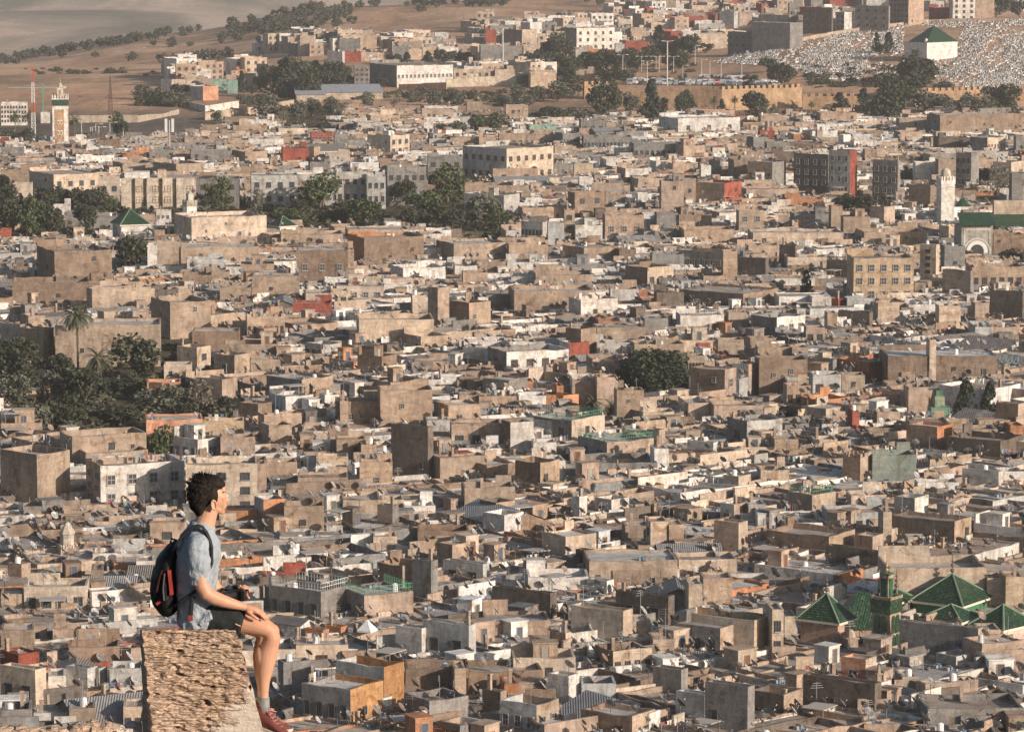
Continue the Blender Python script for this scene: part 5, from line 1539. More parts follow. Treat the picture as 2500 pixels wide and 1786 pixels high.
TREES = """
@ 0 0 1
30 1370 120 190 x
60 1430 150 200 d
90 1545 200 230 d
210 1548 220 240 g
330 1545 170 190 d
300 1385 150 130 d
400 1375 160 150 d
520 1380 170 150 d
640 1375 150 150 d
722 1385 95 105 g
550 1535 150 200 d
135 1330 30 75 C
195 1335 30 80 C
945 1395 45 95 x
990 1400 45 55 x
1440 1375 190 200 g
1370 1400 110 110 d
1650 1385 160 150 s
2090 1375 240 230 g
1960 1385 110 90 d
1840 1445 150 90 g
1930 1465 160 100 g
2120 1440 150 70 d
2230 1440 130 80 d
100 850 95 115 p
183 850 90 110 p
485 895 95 130 p
768 885 95 120 g
810 890 60 80 d
60 930 120 70 o
180 935 120 80 d
930 650 110 80 o
1000 690 130 80 d
1090 680 110 70 o
1170 650 110 90 d
1180 700 120 80 o
1730 775 180 130 o
1850 805 90 90 s
1950 775 110 110 o
2060 760 110 90 d
2150 725 100 90 o
2225 745 110 100 s
1590 705 70 75 o
1420 805 80 55 o
1800 690 60 50 d
1865 640 150 200 x
1930 610 150 200 d
2020 650 130 150 d
2100 610 130 130 d
2200 620 120 130 d
1580 605 50 110 x
1640 620 70 60 d
2040 700 70 60 o
1760 560 120 110 d
1820 590 120 130 d
1980 560 130 130 d
2060 540 110 110 x
2150 560 120 130 d
2230 560 110 130 d
1900 520 110 90 d
1700 600 90 90 d
1640 700 80 60 o
1370 640 90 60 o
1280 600 70 60 o
@ 820 0 1
30 565 110 90 d
100 575 90 70 d
500 545 150 65 g
300 575 80 60 d
385 425 90 65 d
462 425 55 65 x
600 418 50 65 x
690 412 120 75 d
780 405 100 60 d
860 405 80 50 x
1260 470 140 110 d
1340 485 140 120 d
1430 380 130 140 d
1480 440 140 160 d
1440 520 160 150 d
1510 545 120 120 x
1710 475 180 130 d
1850 475 130 120 d
1980 465 150 110 d
2110 350 90 140 x
2180 440 100 80 d
1800 545 210 80 d
1740 770 230 200 d
1920 750 120 110 o
2060 810 115 230 x
2140 740 70 70 o
2255 755 80 105 d
1330 665 130 85 o
1450 665 170 110 o
1550 650 100 90 d
1100 685 130 55 o
1230 700 110 70 o
640 690 100 75 o
380 715 110 100 s
210 705 90 90 o
30 730 110 85 s
790 660 90 60 o
900 650 90 55 o
930 872 120 100 g
1050 862 140 110 g
800 885 150 80 o
690 880 90 60 o
1400 805 180 100 d
1290 805 100 70 o
1560 795 180 80 o
1650 790 100 60 o
730 1315 230 220 g
460 1345 160 170 d
600 1425 260 170 g
180 1455 230 150 g
950 1535 250 220 o
1060 1500 160 140 g
520 1495 200 130 d
330 1475 150 100 d
760 1505 190 140 d
880 1590 160 90 d
1020 1595 160 90 d
1380 440 110 130 x
1560 500 110 110 d
1640 460 110 100 d
1780 440 120 100 d
1920 420 110 90 d
2050 430 110 110 d
2240 460 110 120 d
1330 420 90 80 d
1250 560 110 60 o
560 640 90 60 o
480 660 90 60 o
1180 640 110 70 o
@ 1650 0 1
60 745 110 120 d
110 745 80 80 p
250 738 65 95 p
300 735 45 70 x
385 745 60 105 p
505 795 175 180 d
640 695 120 95 o
750 655 120 85 d
640 745 90 55 p
765 755 85 85 p
885 750 55 75 p
1070 735 100 105 x
980 745 70 50 p
1225 750 95 120 x
1380 805 210 210 d
1290 770 90 90 d
1560 640 170 130 d
1575 560 230 170 d
1380 650 220 140 d
1500 700 150 120 d
1620 725 200 120 o
1750 745 180 95 o
1900 740 160 100 o
2050 705 160 120 o
2165 725 190 150 d
1990 740 120 70 o
1310 345 55 125 x
1387 350 75 130 x
700 565 170 130 d
600 470 110 80 d
480 555 90 60 d
2090 110 160 120 d
2245 115 100 100 d
1010 220 85 75 d
100 360 130 110 d
40 350 110 90 d
190 350 90 60 d
1100 1385 140 115 d
1230 1395 160 120 d
1330 1375 110 80 d
870 1290 110 60 d
1500 1215 160 150 p
1600 1225 110 95 p
2100 1270 190 190 s
2010 1230 110 120 d
1450 1445 55 90 p
@ 1650 590 1
2045 145 100 110 g
2180 155 160 95 d
@ 0 590 1.5
510 790 235 460 P
640 875 210 250 P
850 220 240 235 d
110 875 300 220 d
100 1065 220 180 o
330 1065 190 200 o
380 865 170 130 d
560 1085 250 250 d
880 885 320 250 d
860 1015 170 140 d
1050 1125 300 180 o
1320 1125 220 240 s
1480 1115 130 110 d
230 1235 230 180 o
470 1210 230 160 d
620 1160 160 130 o
780 1195 260 130 d
480 1265 210 90 o
1180 1130 160 110 d
700 1010 150 110 d
180 960 180 130 d
2070 275 95 90 s
1060 1455 200 230 g
@ 820 590 1.5
2085 1022 525 345 B
1680 1125 140 130 p
1800 1155 170 130 p
@ 1650 590 1.5
850 458 78 255 C
1890 1175 120 255 C
2045 1165 88 235 C
460 765 130 100 s
630 1065 150 60 g
"""
TN = dict(d=('broadleaf_tree','dark broadleaf tree'), o=('olive_tree','grey-green olive tree'), g=('broadleaf_tree','olive-green leafy tree'), x=('conifer_tree','dark pointed conifer'), s=('bare_tree','thin brownish sparse tree'), C=('cypress_tree','slim dark cypress'), B=('ficus_tree','very large dense round dark tree'), p=('palm_tree','short bushy palm'), P=('palm_tree','tall date palm with orange fruit'))
tree_list = []
def build_trees():
    r = random.Random(21); cx = cy = 0; off = 1
    for ln in TREES.strip().split('\n'):
        if ln[0] == '@': _, cx, cy, off = ln.split(); cx, cy, off = float(cx), float(cy), float(off); continue
        x, y, w_, h_, k = ln.split(); x, y, w_, h_ = map(float, (x,y,w_,h_))
        u, v, P, g, mp = spot(cx, cy, x, y, off if P_in_town(cy + y*CS, cx + x*CS) else 0)
        W = w_*CS*mp; H = h_*CS*mp + (off if P.y < 1600 else 0)
        ing = any(q[0]-6 < u < q[2]+6 and q[1] < v < q[3]+8 for q in GREEN)
        if ing: dd_ = ray(u, v+(20 if k == 'P' else 3)); kk = (4.5-CZ)/dd_.z; P = Vector((dd_.x*kk, dd_.y*kk, 0)); g = 4.4; mp = P.y/F; H = h_*CS*mp; W = w_*CS*mp
        root = empty(TN[k][0], (P.x, P.y, g), r.uniform(0,6.28)); tree_list.append((root, u, v - h_*CS*.5, TN[k][1], w_*CS*h_*CS, w_*CS))
        if v <= 262 and k not in 'pP' and not (2000 < u < 2180 and v < 140): H *= 1.22; W *= 1.25
        if v > 262 and k not in 'pPBC': H *= 1.18; W *= 1.12
        if k in 'pP':
            c, dts = PALM[r.randrange(2)]; rad = W*.52; zt = H - rad*.75
            if zt < 1: zt = 1
            link('trunk', PTRM, root, (0,0,-.3), None, (.55 if k=='P' else .4,)*2 + (zt+.3,)); link('crown', c, root, (0,0,zt), None, (rad,rad,rad))
            if k == 'P': link('date_cluster', dts, root, (0,0,zt-.2), None, (rad*.9,)*3)
        else:
            ch = H*.93; link('crown', CR[k][r.randrange(len(CR[k]))], root, (0,0,H-ch/2), None, (W*.55,W*.55,ch*.56) if k not in 'Cx' else (W*(1.0 if k == 'C' else .95),W*(1.0 if k == 'C' else .95),ch*.52))
            link('trunk', TRK, root, (0,0,0), None, (max(W,3)*.45,max(W,3)*.45,H*.45))
        if w_ > 65 and v > 240: KEEP.append((u - w_*CS*.35, u + w_*CS*.35, v - h_*CS*.8, v - 2, P.y))
def P_in_town(v, u): return v > lerp_tab(EDGEU, EDGEV, u)
build_trees()
LAND += [(1650+850*CS, 590+340*CS, 'the slim cypress'), (820+2085*CS, 590+870*CS, 'the big round tree'), (510*CS, 590+440*CS, 'the tall date palm'), (1650+1970*CS, 590+1060*CS, 'the pair of loose cypresses')]
def far_olives():
    r = random.Random(8); pts = []
    for i in range(130):
        u = r.uniform(-10, 780); v = 153 + (10-153)*(max(0,u)/770)**1.12 - (4 if u < 300 else 0) + abs(r.gauss(0, 5)); pts.append((u, v))
    for i in range(100): pts.append((r.uniform(540, 860), 0)); pts[-1] = (pts[-1][0], lerp_tab([540,700,860],[70,45,25],pts[-1][0]) + r.uniform(-18, 38))
    for i in range(45): u = r.uniform(830, 1240); pts.append((u, r.uniform(0, 24 - (u-830)*.02)))
    for (x, y) in ((625,375),(865,400),(1060,415),(1180,405),(1240,400),(1290,395),(1350,380),(1425,395),(1485,375),(1000,300),(1120,310),(1240,305),(2130,130),(1900,185),(1700,280),(1150,405),(1210,410),(1330,395)): pts.append((x*CS, y*CS))
    for (x, y) in ((560,80),(1640,15),(1730,40),(1880,20),(1940,25),(2110,15),(1815,85)): pts.append((bx(x), y*CS))
    for idx, (u, v) in enumerate(pts[:299]):
        P = hit(u, v, 0)
        if P.y > 3200: continue
        s_ = r.uniform(2.6, 4.6); o = link('olive_tree', CR['f'][r.randrange(4)], None, (P.x, P.y, gz(P.x,P.y)+s_*.72), (0,0,r.uniform(0,6)), (s_, s_, s_*.85))
        zn = 'lined up along the far ridge at the left' if idx < 130 else ('in the dark grove on the brown hillside' if idx < 230 else ('in the belt along the top edge of the brown hill' if idx < 275 else 'standing scattered on the open brown field')); tag(o, 'small dark olive tree ' + zn, 'tree', 'olive trees ' + zn)
far_olives()
def scrub():
    r = random.Random(4); big = MB(); src = [crown(700+q, 130, .2, (.085,.085,.055), 'round', .15) for q in range(3)]
    zones = [(330,470,218,262,70),(1000,1300,225,262,60),(1960,2320,160,215,90),(480,760,262,296,50),(560,720,235,255,25),(60,300,168,182,30),(850,1240,225,250,40),(2250,2500,255,285,40),(1420,1700,160,210,60),(1980,2080,180,215,30),(340,560,172,186,20),(820,1100,100,118,30)]
    for (a,b,c,d_,n) in zones:
        for i in range(n):
            u, v = r.uniform(a,b), r.uniform(c,d_); P = hit(u, v, 0); s_ = r.uniform(.8,2.2); m = src[r.randrange(3)]
            big.M = Matrix.Translation((P.x,P.y,gz(P.x,P.y)+s_*.35)) @ Matrix.Rotation(r.uniform(0,6),4,'Z') @ Matrix.Diagonal((s_*1.5,s_*1.5,s_*.8,1)); big.geo(m.v, m.f, m.c, 0)
    # garden undergrowth
    for (a,b,c,d_,n) in [(0,560,850,1060,150),(290,1230,480,560,150),(0,290,460,588,80),(2050,2200,490,540,25),(700,840,290,330,25)]:
        for i in range(n):
            u, v = r.uniform(a,b), r.uniform(c,d_); P = hit(u, v, 4.5); s_ = r.uniform(.9,2.0); m = src[r.randrange(3)]
            big.M = Matrix.Translation((P.x,P.y,4.5+s_*.4)) @ Matrix.Rotation(r.uniform(0,6),4,'Z') @ Matrix.Diagonal((s_*1.6,s_*1.6,s_,1)); big.geo(m.v, m.f, m.c, 0)
    big.M = None; o = big.build('scrub', MAT['leaf']); tag(o, 'low dry bushes and undergrowth on slopes and in the gardens', 'bushes', kind='stuff')
scrub()
# ---------------- the seated man on the ruined wall ----------------
DM = 21.1; MO = at(530, 1535, DM)                      # local origin: where he sits; x right, y away, z up
def X_(u): return (u - 530) / 450.0
def Z_(v, y=0.0): return (1535 - v) / 441.0 - .195 * y
def P_(u, v, y=0.0): return Vector((X_(u), y, Z_(v, y)))
def loft(m, st, n=14, col=(.5,.5,.5)):
    """st: (centre, half width in the picture plane, half width in depth)"""
    cs = [Vector(s[0]) for s in st]; vs = []; N = len(st)
    for i, (c, a, b) in enumerate(st):
        t = (cs[min(N-1,i+1)] - cs[max(0,i-1)]).normalized(); side = Vector((0,1,0)); side = (side - t*side.dot(t)).normalized(); nn = t.cross(side)
        for k in range(n):
            q = 2*math.pi*k/n; vs.append(Vector(c) + nn*(a*math.cos(q)) + side*(b*math.sin(q)))
    fs = [(i*n+k, i*n+(k+1)%n, (i+1)*n+(k+1)%n, (i+1)*n+k) for i in range(N-1) for k in range(n)]
    vs.append(cs[0] - (cs[1]-cs[0]).normalized()*st[0][1]*.5); vs.append(cs[-1] + (cs[-1]-cs[-2]).normalized()*st[-1][1]*.5); a0 = len(vs)-2
    fs += [(a0, (k+1)%n, k) for k in range(n)] + [(a0+1, (N-1)*n+k, (N-1)*n+(k+1)%n) for k in range(n)]
    m.geo(vs, fs, col)
def ell(m, c, r, rot=None, n=16, col=(.5,.5,.5)):
    vs = []; h = n//2; c = Vector(c); Rm = rot.to_matrix() if rot else None
    for i in range(h+1):
        p = math.pi*i/h
        for k in range(n):
            q = 2*math.pi*k/n; v = Vector((r[0]*math.sin(p)*math.cos(q), r[1]*math.sin(p)*math.sin(q), r[2]*math.cos(p)))
            if Rm: v = Rm @ v
            vs.append(c+v)
    fs = [(i*n+k, (i+1)*n+k, (i+1)*n+(k+1)%n, i*n+(k+1)%n) for i in range(h) for k in range(n)]
    m.geo(vs, fs, col)
from mathutils import Euler
def ey(a): return Euler((0, R(a), 0))
def remesh(o, vox, sm=4, fac=.5):
    md = o.modifiers.new('remesh','REMESH'); md.mode = 'VOXEL'; md.voxel_size = vox; md.use_smooth_shade = True
    if sm: s_ = o.modifiers.new('smooth','SMOOTH'); s_.iterations = sm; s_.factor = fac
    return o
def displace(o, size, strength, typ='CLOUDS', depth=2):
    tx = bpy.data.textures.new('folds', typ); tx.noise_scale = size
    if typ == 'CLOUDS': tx.noise_depth = depth
    d = o.modifiers.new('folds','DISPLACE'); d.texture = tx; d.strength = strength; d.mid_level = .5; d.texture_coords = 'LOCAL'; return d
man = empty('person', MO, 0); tag(man, 'young man in grey shirt and black shorts sitting on the wall in profile', 'person')
t = NT("skin", 0.52, 0.35); p = t.pos(obj=True); t.color(t.mix(t.mix((.49,.27,.17), (.58,.345,.235), t.noise(p, 9, 4)), (.56,.25,.15), t.ramp(t.noise(p, 4, 3), [(.5,0),(.75,.6)])))
t.b.inputs["Subsurface Weight"].default_value = .12; t.b.inputs["Subsurface Radius"].default_value = (.02,.008,.004); MAT['skin'] = t.m
t = NT("grey_chambray", 0.9, 0.15); p = t.pos(obj=True); t.color(t.mix(t.mix((.27,.315,.36), (.36,.40,.44), t.noise(p, 60, 3)), t.ramp(t.noise(p, 7, 4), [(.3,.85),(.7,1.08)]), 1.0, 'MULTIPLY')); t.bump(t.noise(t.pos((1,1,.45), obj=True), 14, 4, .6, .8), .9, .03); MAT['shirt'] = t.m
t = NT("dark_shorts_cloth", 0.9, 0.15); p = t.pos(obj=True); t.color(t.mix((.018,.021,.022), (.034,.038,.038), t.noise(p, 12, 3))); t.bump(t.noise(t.pos((1,1,1), obj=True), 16, 3), .5, .02); MAT['shorts'] = t.m
t = NT("hair_black", 0.75, 0.2); t.color(t.mix((.008,.007,.006), (.026,.020,.017), t.noise(t.pos((1,1,.3), obj=True), 80, 3))); MAT['hair'] = t.m
t = NT("nylon", 0.6, 0.35); t.color(t.mix(t.attr(), t.ramp(t.noise(t.pos(obj=True), 14, 4), [(.3,.7),(.7,1.25)]), 1.0, 'MULTIPLY')); t.bump(t.noise(t.pos(obj=True), 12, 3), .4, .02); MAT['nylon'] = t.m
t = NT("shoe_knit", 0.85, 0.2); t.color(t.mix((.135,.04,.035), (.20,.07,.06), t.noise(t.pos(obj=True), 90, 3))); t.bump(t.noise(t.pos(obj=True), 120, 2), .4, .005); MAT['shoe'] = t.m
t = NT("white_rubber", 0.6, 0.3); t.color(t.attr()); MAT['rubber'] = t.m
t = NT("camera_black", 0.35, 0.5); t.color(t.attr()); MAT['blackgloss'] = t.m
# --- body, one surface ---
HC = P_(512, 1205, .0); HT = Matrix.Translation(HC) @ Matrix.Rotation(R(13), 4, 'Z') @ Matrix.Translation(-HC)
def build_body():
    m = MB()
    m.M = HT
    ell(m, P_(505,1198), (.088,.068,.082))                       # skull
    ell(m, P_(527,1206), (.060,.064,.085), ey(-6))               # face
    loft(m, [(P_(545,1184), .022,.05), (P_(546,1200), .02,.052), (P_(545,1216), .024,.05), (P_(545,1232), .022,.036), (P_(543,1243), .018,.026)], 14)
    loft(m, [(P_(521,1226), .03,.056), (P_(532,1238), .026,.044), (P_(542,1246), .017,.024)], 14)   # jaw
    ell(m, P_(545,1247), (.017,.02,.014))                         # chin
    ell(m, P_(549,1196), (.012,.046,.008))                        # brow
    loft(m, [(P_(551,1202), .006,.007), (P_(556,1212), .008,.009), (P_(558,1219), .010,.014), (P_(556,1223), .007,.014)], 10)   # nose
    ell(m, P_(561,1219.5), (.0065,.009,.006)); ell(m, P_(552,1221,-.012), (.008,.006,.006)); ell(m, P_(552,1221,.012), (.008,.006,.006))
    ell(m, P_(553,1230.5), (.013,.02,.0055), ey(-10)); ell(m, P_(552,1235.5), (.012,.018,.006), ey(8))      # lips
    for s_ in (-1, 1): ell(m, P_(543,1212, s_*.036), (.022,.02,.02))    # cheek bones
    for s_ in (-1, 1):                                                   # ears
        c = P_(520,1224, 0); c.y = s_*.077
        for k in range(12):
            q = 2*math.pi*k/12; ell(m, c + Vector((.015*math.cos(q) - .003*math.sin(q), s_*.006, .027*math.sin(q))), (.0065,.006,.0065), n=8)
        ell(m, c + Vector((0,-s_*.004,0)), (.015,.006,.024), n=10); ell(m, c + Vector((.003,0,-.026)), (.009,.007,.009), n=8)
    m.M = None
    loft(m, [(P_(498,1290), .07,.085), (P_(501,1275), .060,.064), (P_(507,1258), .055,.056), (P_(512,1240), .053,.053), (P_(514,1225), .05,.05)], 16)  # neck
    loft(m, [(P_(478,1515), .07,.12), (P_(478,1480), .075,.12), (P_(478,1430), .07,.115), (P_(482,1370), .085,.13), (P_(488,1325), .08,.13), (P_(494,1292), .05,.09)], 20) # trunk
    for s_ in (-1, 1):
        sh = P_(492,1322); sh.y = s_*.135
        loft(m, [(P_(496,1308)+Vector((0,s_*.07,0)), .03,.035), (sh, .032,.032)], 12)
    # near arm
    def arm(pts): loft(m, pts, 14)
    A = lambda u, v, y, a, b: (P_(u,v,y), a, b)
    def arm_at(y0, pts): loft(m, [(Vector((X_(u), y0+dy, Z_(v, y0+dy))), a, b) for (u,v,dy,a,b) in pts], 14)
    near = [(492,1322,.045,.028,.026),(492,1345,.014,.036,.034),(495,1395,-.015,.043,.042),(501,1428,-.02,.042,.040),(511,1447,-.018,.041,.039),(530,1458,-.01,.040,.038),(552,1466,.0,.036,.036),(575,1473,.015,.030,.031),(594,1478,.03,.024,.027),(604,1481,.036,.022,.028)]
    arm_at(-.185, near)
    far_ = [(492,1322,-.04,.035,.032),(496,1350,0,.046,.044),(503,1395,0,.042,.042),(515,1430,0,.041,.04),(535,1447,0,.038,.038),(560,1456,-.02,.033,.034),(580,1458,-.04,.025,.028)]
    arm_at(.185, far_)
    # near hand: palm, four fingers of unequal length and a thumb, lying over the thigh
    y0 = -.148; ZZ = lambda v: Z_(v, y0)
    loft(m, [(Vector((X_(603),y0,ZZ(1481))), .020,.028), (Vector((X_(614),y0+.004,ZZ(1483))), .019,.036), (Vector((X_(626),y0+.01,ZZ(1486))), .017,.041), (Vector((X_(634),y0+.012,ZZ(1489))), .013,.040)], 14)
    for k, (dy, L, dz) in enumerate(((-.030,.066,-.010),(-.010,.080,-.002),(.011,.084,.0),(.031,.076,-.003))):
        b = Vector((X_(633), y0+.012+dy, ZZ(1487)+dz)); d1 = Vector((.82,-.02+k*.02,-.50)).normalized(); d2 = Vector((.66,0,-.75)).normalized(); d3 = Vector((.60,0,-.80)).normalized()
        p1 = b + d1*L*.45; p2 = p1 + d2*L*.32; p3 = p2 + d3*L*.24
        loft(m, [(b-d1*.012,.0095,.0095),(b,.0095,.0095),(b+d1*L*.22,.0082,.0084),(p1,.0086,.0088),(p1+d2*L*.16,.0076,.0078),(p2,.0078,.008),(p3,.0062,.0066)], 10)
    loft(m, [(Vector((X_(611),y0-.02,ZZ(1489))),.013,.013),(Vector((X_(622),y0-.036,ZZ(1497))),.0105,.0105),(Vector((X_(631),y0-.040,ZZ(1503))),.0095,.0095),(Vector((X_(640),y0-.038,ZZ(1508))),.0075,.008)], 10)
    # far hand closed round the camera grip
    y1 = .13; ZY = lambda v: Z_(v, y1)
    loft(m, [(Vector((X_(580),y1,ZY(1458))), .02,.026), (Vector((X_(592),y1-.002,ZY(1456))), .017,.034), (Vector((X_(600),y1-.004,ZY(1452))), .014,.036)], 12)
    for k, dy in enumerate((-.030,-.011,.009,.028)):
        b = Vector((X_(600), y1+dy, ZY(1450))); 
        loft(m, [(b,.009,.009),(b+Vector((.010,0,.018)),.0088,.009),(b+Vector((.002,-.006,.040)),.008,.0085),(b+Vector((-.014,-.010,.050)),.0075,.008),(b+Vector((-.028,-.010,.048)),.0065,.007)], 10)
    loft(m, [(Vector((X_(590),y1-.03,ZY(1450))),.012,.012),(Vector((X_(592),y1-.045,ZY(1440))),.010,.010),(Vector((X_(590),y1-.05,ZY(1430))),.008,.008)], 10)
    # legs
    L1 = lambda y0, pts: loft(m, [(Vector((X_(u), y0+dy, Z_(v, y0+dy))), a, b) for (u,v,dy,a,b,dz) in pts], 16)
    L1(-.10, [(485,1506,0,.06,.06,0),(520,1508,0,.062,.06,0),(560,1511,0,.064,.062,0),(600,1517,0,.064,.064,0),(630,1524,-.005,.058,.060,0),(652,1532,-.005,.052,.056,0),(665,1541,-.005,.050,.053,0),(669,1556,-.005,.048,.050,0),(664,1574,-.002,.050,.048,0),(658,1594,0,.055,.050,0),(654,1615,0,.052,.049,0),(650,1640,0,.044,.042,0),(648,1665,0,.033,.034,0),(648,1690,0,.026,.028,0),(648,1710,0,.025,.028,0),(648,1732,0,.028,.028,0)])
    ell(m, Vector((X_(671), -.105, Z_(1541,-.1))), (.038,.042,.045))      # knee cap
    ell(m, Vector((X_(642), -.10, Z_(1606,-.1))), (.036,.042,.075), ey(-6))      # calf
    L1(.10, [(485,1503,0,.06,.06,-.02),(530,1508,0,.062,.06,-.02),(580,1514,0,.062,.062,-.02),(620,1528,0,.056,.058,-.02),(640,1540,0,.050,.053,-.02),(645,1556,0,.048,.050,-.02),(641,1580,0,.052,.050,-.02),(638,1605,0,.052,.05,-.02),(637,1640,0,.042,.042,-.02),(638,1680,0,.027,.030,-.02),(638,1715,0,.026,.028,-.02),(638,1735,0,.028,.028,-.02)])
    o = m.build('body', MAT['skin'], man); remesh(o, .0042, 5, .5); return o
build_body()
# eye, brow
m = MB(); m.M = HT
for s_ in (-1, 1):
    ell(m, P_(546.5,1203.5)+Vector((0,s_*.032,0)), (.0115,.012,.0095), n=12, col=(.75,.72,.68)); ell(m, P_(550.2,1203.5)+Vector((0,s_*.033,0)), (.0055,.0065,.0065), n=10, col=(.02,.015,.012))
m.M = None; m.build('eyes', MAT['rubber'], man, True)
m = MB(); m.M = HT
for s_ in (-1, 1):
    for k in range(6): ell(m, P_(547+k*.9-abs(k-2)*.2,1195.5-k*.15)+Vector((0,s_*(.052-k*.007),.0)), (.006,.006,.0028), n=8)
m.M = None; m.build('eyebrows', MAT['hair'], man, True)
# hair: cap and loose strands
def hair():
    m = MB(); m.M = HT; r = random.Random(9)
    ell(m, P_(502,1192), (.096,.078,.085), ey(-10), 20); ell(m, P_(494,1204), (.077,.078,.082), ey(12), 20); ell(m, P_(488,1222), (.056,.066,.062), ey(25)); ell(m, P_(491,1240), (.028,.052,.04), ey(30)); ell(m, P_(522,1176), (.075,.068,.048), ey(14)); ell(m, P_(541,1172), (.026,.050,.020), ey(30))
    for s_ in (-1, 1): ell(m, P_(517,1202)+Vector((0,s_*.062,0)), (.034,.018,.036)); ell(m, P_(528,1207)+Vector((0,s_*.060,0)), (.010,.012,.030))
    m.M = None; o = m.build('hair', MAT['hair'], man); remesh(o, .005, 2, .4); displace(o, .03, .008, depth=2)
    m = MB(); m.M = HT; C0 = P_(500,1196)
    for i in range(1100):
        a = r.uniform(0, 2*math.pi); el = r.uniform(-.55, 1.5)
        d = Vector((math.cos(a)*math.cos(el), math.sin(a)*math.cos(el), math.sin(el)))
        if d.x > .45 and d.z < .42: continue
        p = C0 + Vector((d.x*.093, d.y*.079, d.z*.090)) + Vector((0,0,.004)); L = r.uniform(.009,.022)*(1.4 if (d.x > .3 and d.z > .4) or (d.x < -.7) else 1)
        if abs(d.y) > .85 and d.z < .2 and d.x > -.2: L *= .4
        g = (d*.28 + Vector((.75 if d.x > 0 else -.35, 0, .1 if d.z > .3 else -.75)) + Vector((r.gauss(0,.35), r.gauss(0,.3), r.gauss(0,.3)))).normalized()
        s_ = g.cross(d).normalized()*.0028; q = p + g*L*.6 + d*.004; e = q + (g + Vector((0,0,-.5))).normalized()*L*.5
        m.poly([p-s_, p+s_, q+s_*.7, q-s_*.7]); m.poly([q-s_*.7, q+s_*.7, e])
    for (u, v, n_, dx, dz) in ((470,1180,9,-.8,.5),(464,1190,8,-1,-.1),(536,1157,10,.5,.7),(548,1166,8,.9,.3),(466,1203,6,-1,-.3)):
        for k in range(n_):
            p = P_(u+r.uniform(-4,6), v+r.uniform(-4,4)) + Vector((0,r.uniform(-.04,.03),0)); g = Vector((dx+r.gauss(0,.3), r.gauss(0,.3), dz+r.gauss(0,.4))).normalized(); s_ = Vector((0,.5,1)).normalized()*.0028; L = r.uniform(.015,.032)
            m.poly([p-s_, p+s_, p+g*L])
    m.M = None; m.build('hair_strands', MAT['hair'], o)
hair()
# --- shirt ---
def shirt():
    m = MB()
    loft(m, [(P_(478,1520), .098,.198), (P_(478,1503), .106,.200), (P_(478,1470), .106,.178), (P_(477,1430), .110,.165), (P_(480,1385), .122,.175), (P_(484,1345), .124,.185), (P_(489,1313), .108,.178), (P_(495,1292), .078,.13), (P_(499,1279), .066,.085)], 28)
    loft(m, [(P_(492,1506), .068,.205),(P_(510,1496), .064,.205),(P_(524,1488), .052,.20)], 20)
    for s_ in (-1, 1):
        b = Vector((0, s_*.178, 0)); P0 = P_
        def PQ(u, v, y=0): q = P0(u, v, y); q.y = 0; return q
        loft(m, [(PQ(496,1300)+Vector((0,s_*.08,0)), .05,.045), (PQ(492,1304)+Vector((0,s_*.125,0)), .058,.045), (PQ(490,1314)+b*.92, .060,.050), (PQ(490,1338,-.18 if s_<0 else .15)+b, .064,.058), (PQ(492,1375,-.19 if s_<0 else .15)+b*1.04, .064,.059), (PQ(495,1403,-.19 if s_<0 else .15)+b*1.05, .062,.059), (PQ(497,1421,-.19 if s_<0 else .15)+b*1.05, .060,.058), (PQ(497.5,1424,-.19 if s_<0 else .15)+b*1.05, .055,.052)], 18)
    o = m.build('shirt', MAT['shirt'], man); remesh(o, .0055, 3, .5); displace(o, .07, .026, depth=1); displace(o, .028, .010, depth=2); return o
sh = shirt()
m = MB(); loft(m, [(P_(501,1283), .064,.080), (P_(505,1276), .060,.071), (P_(507,1273), .056,.068)], 24); o = m.build('collar', MAT['shirt'], sh); remesh(o, .0045, 2)
# --- shorts ---
m = MB()
loft(m, [(P_(460,1512), .085,.155), (P_(485,1508), .10,.165), (P_(515,1505), .088,.16), (P_(535,1507), .078,.15)], 20)
for s_, dz in ((-1,.018),(1,-.018)):
    loft(m, [(P_(490,1508)+Vector((0,s_*.09,dz)), .078,.085), (P_(540,1510)+Vector((0,s_*.10,dz)), .078,.085), (P_(572,1513)+Vector((0,s_*.10,dz)), .078,.085), (P_(592,1517)+Vector((0,s_*.10,dz)), .079,.086), (P_(595,1518)+Vector((0,s_*.10,dz)), .071,.077)], 20)
o = m.build('shorts', MAT['shorts'], man); remesh(o, .0055, 3); displace(o, .06, .016, depth=1)
m = MB(); a = P_(582,1522,-.185); m.tube(a, a+Vector((.028,-.002,-.012)), .004, .003, n=5, col=(.7,.5,.38)); m.build('drawstring', MAT['nylon'], o)
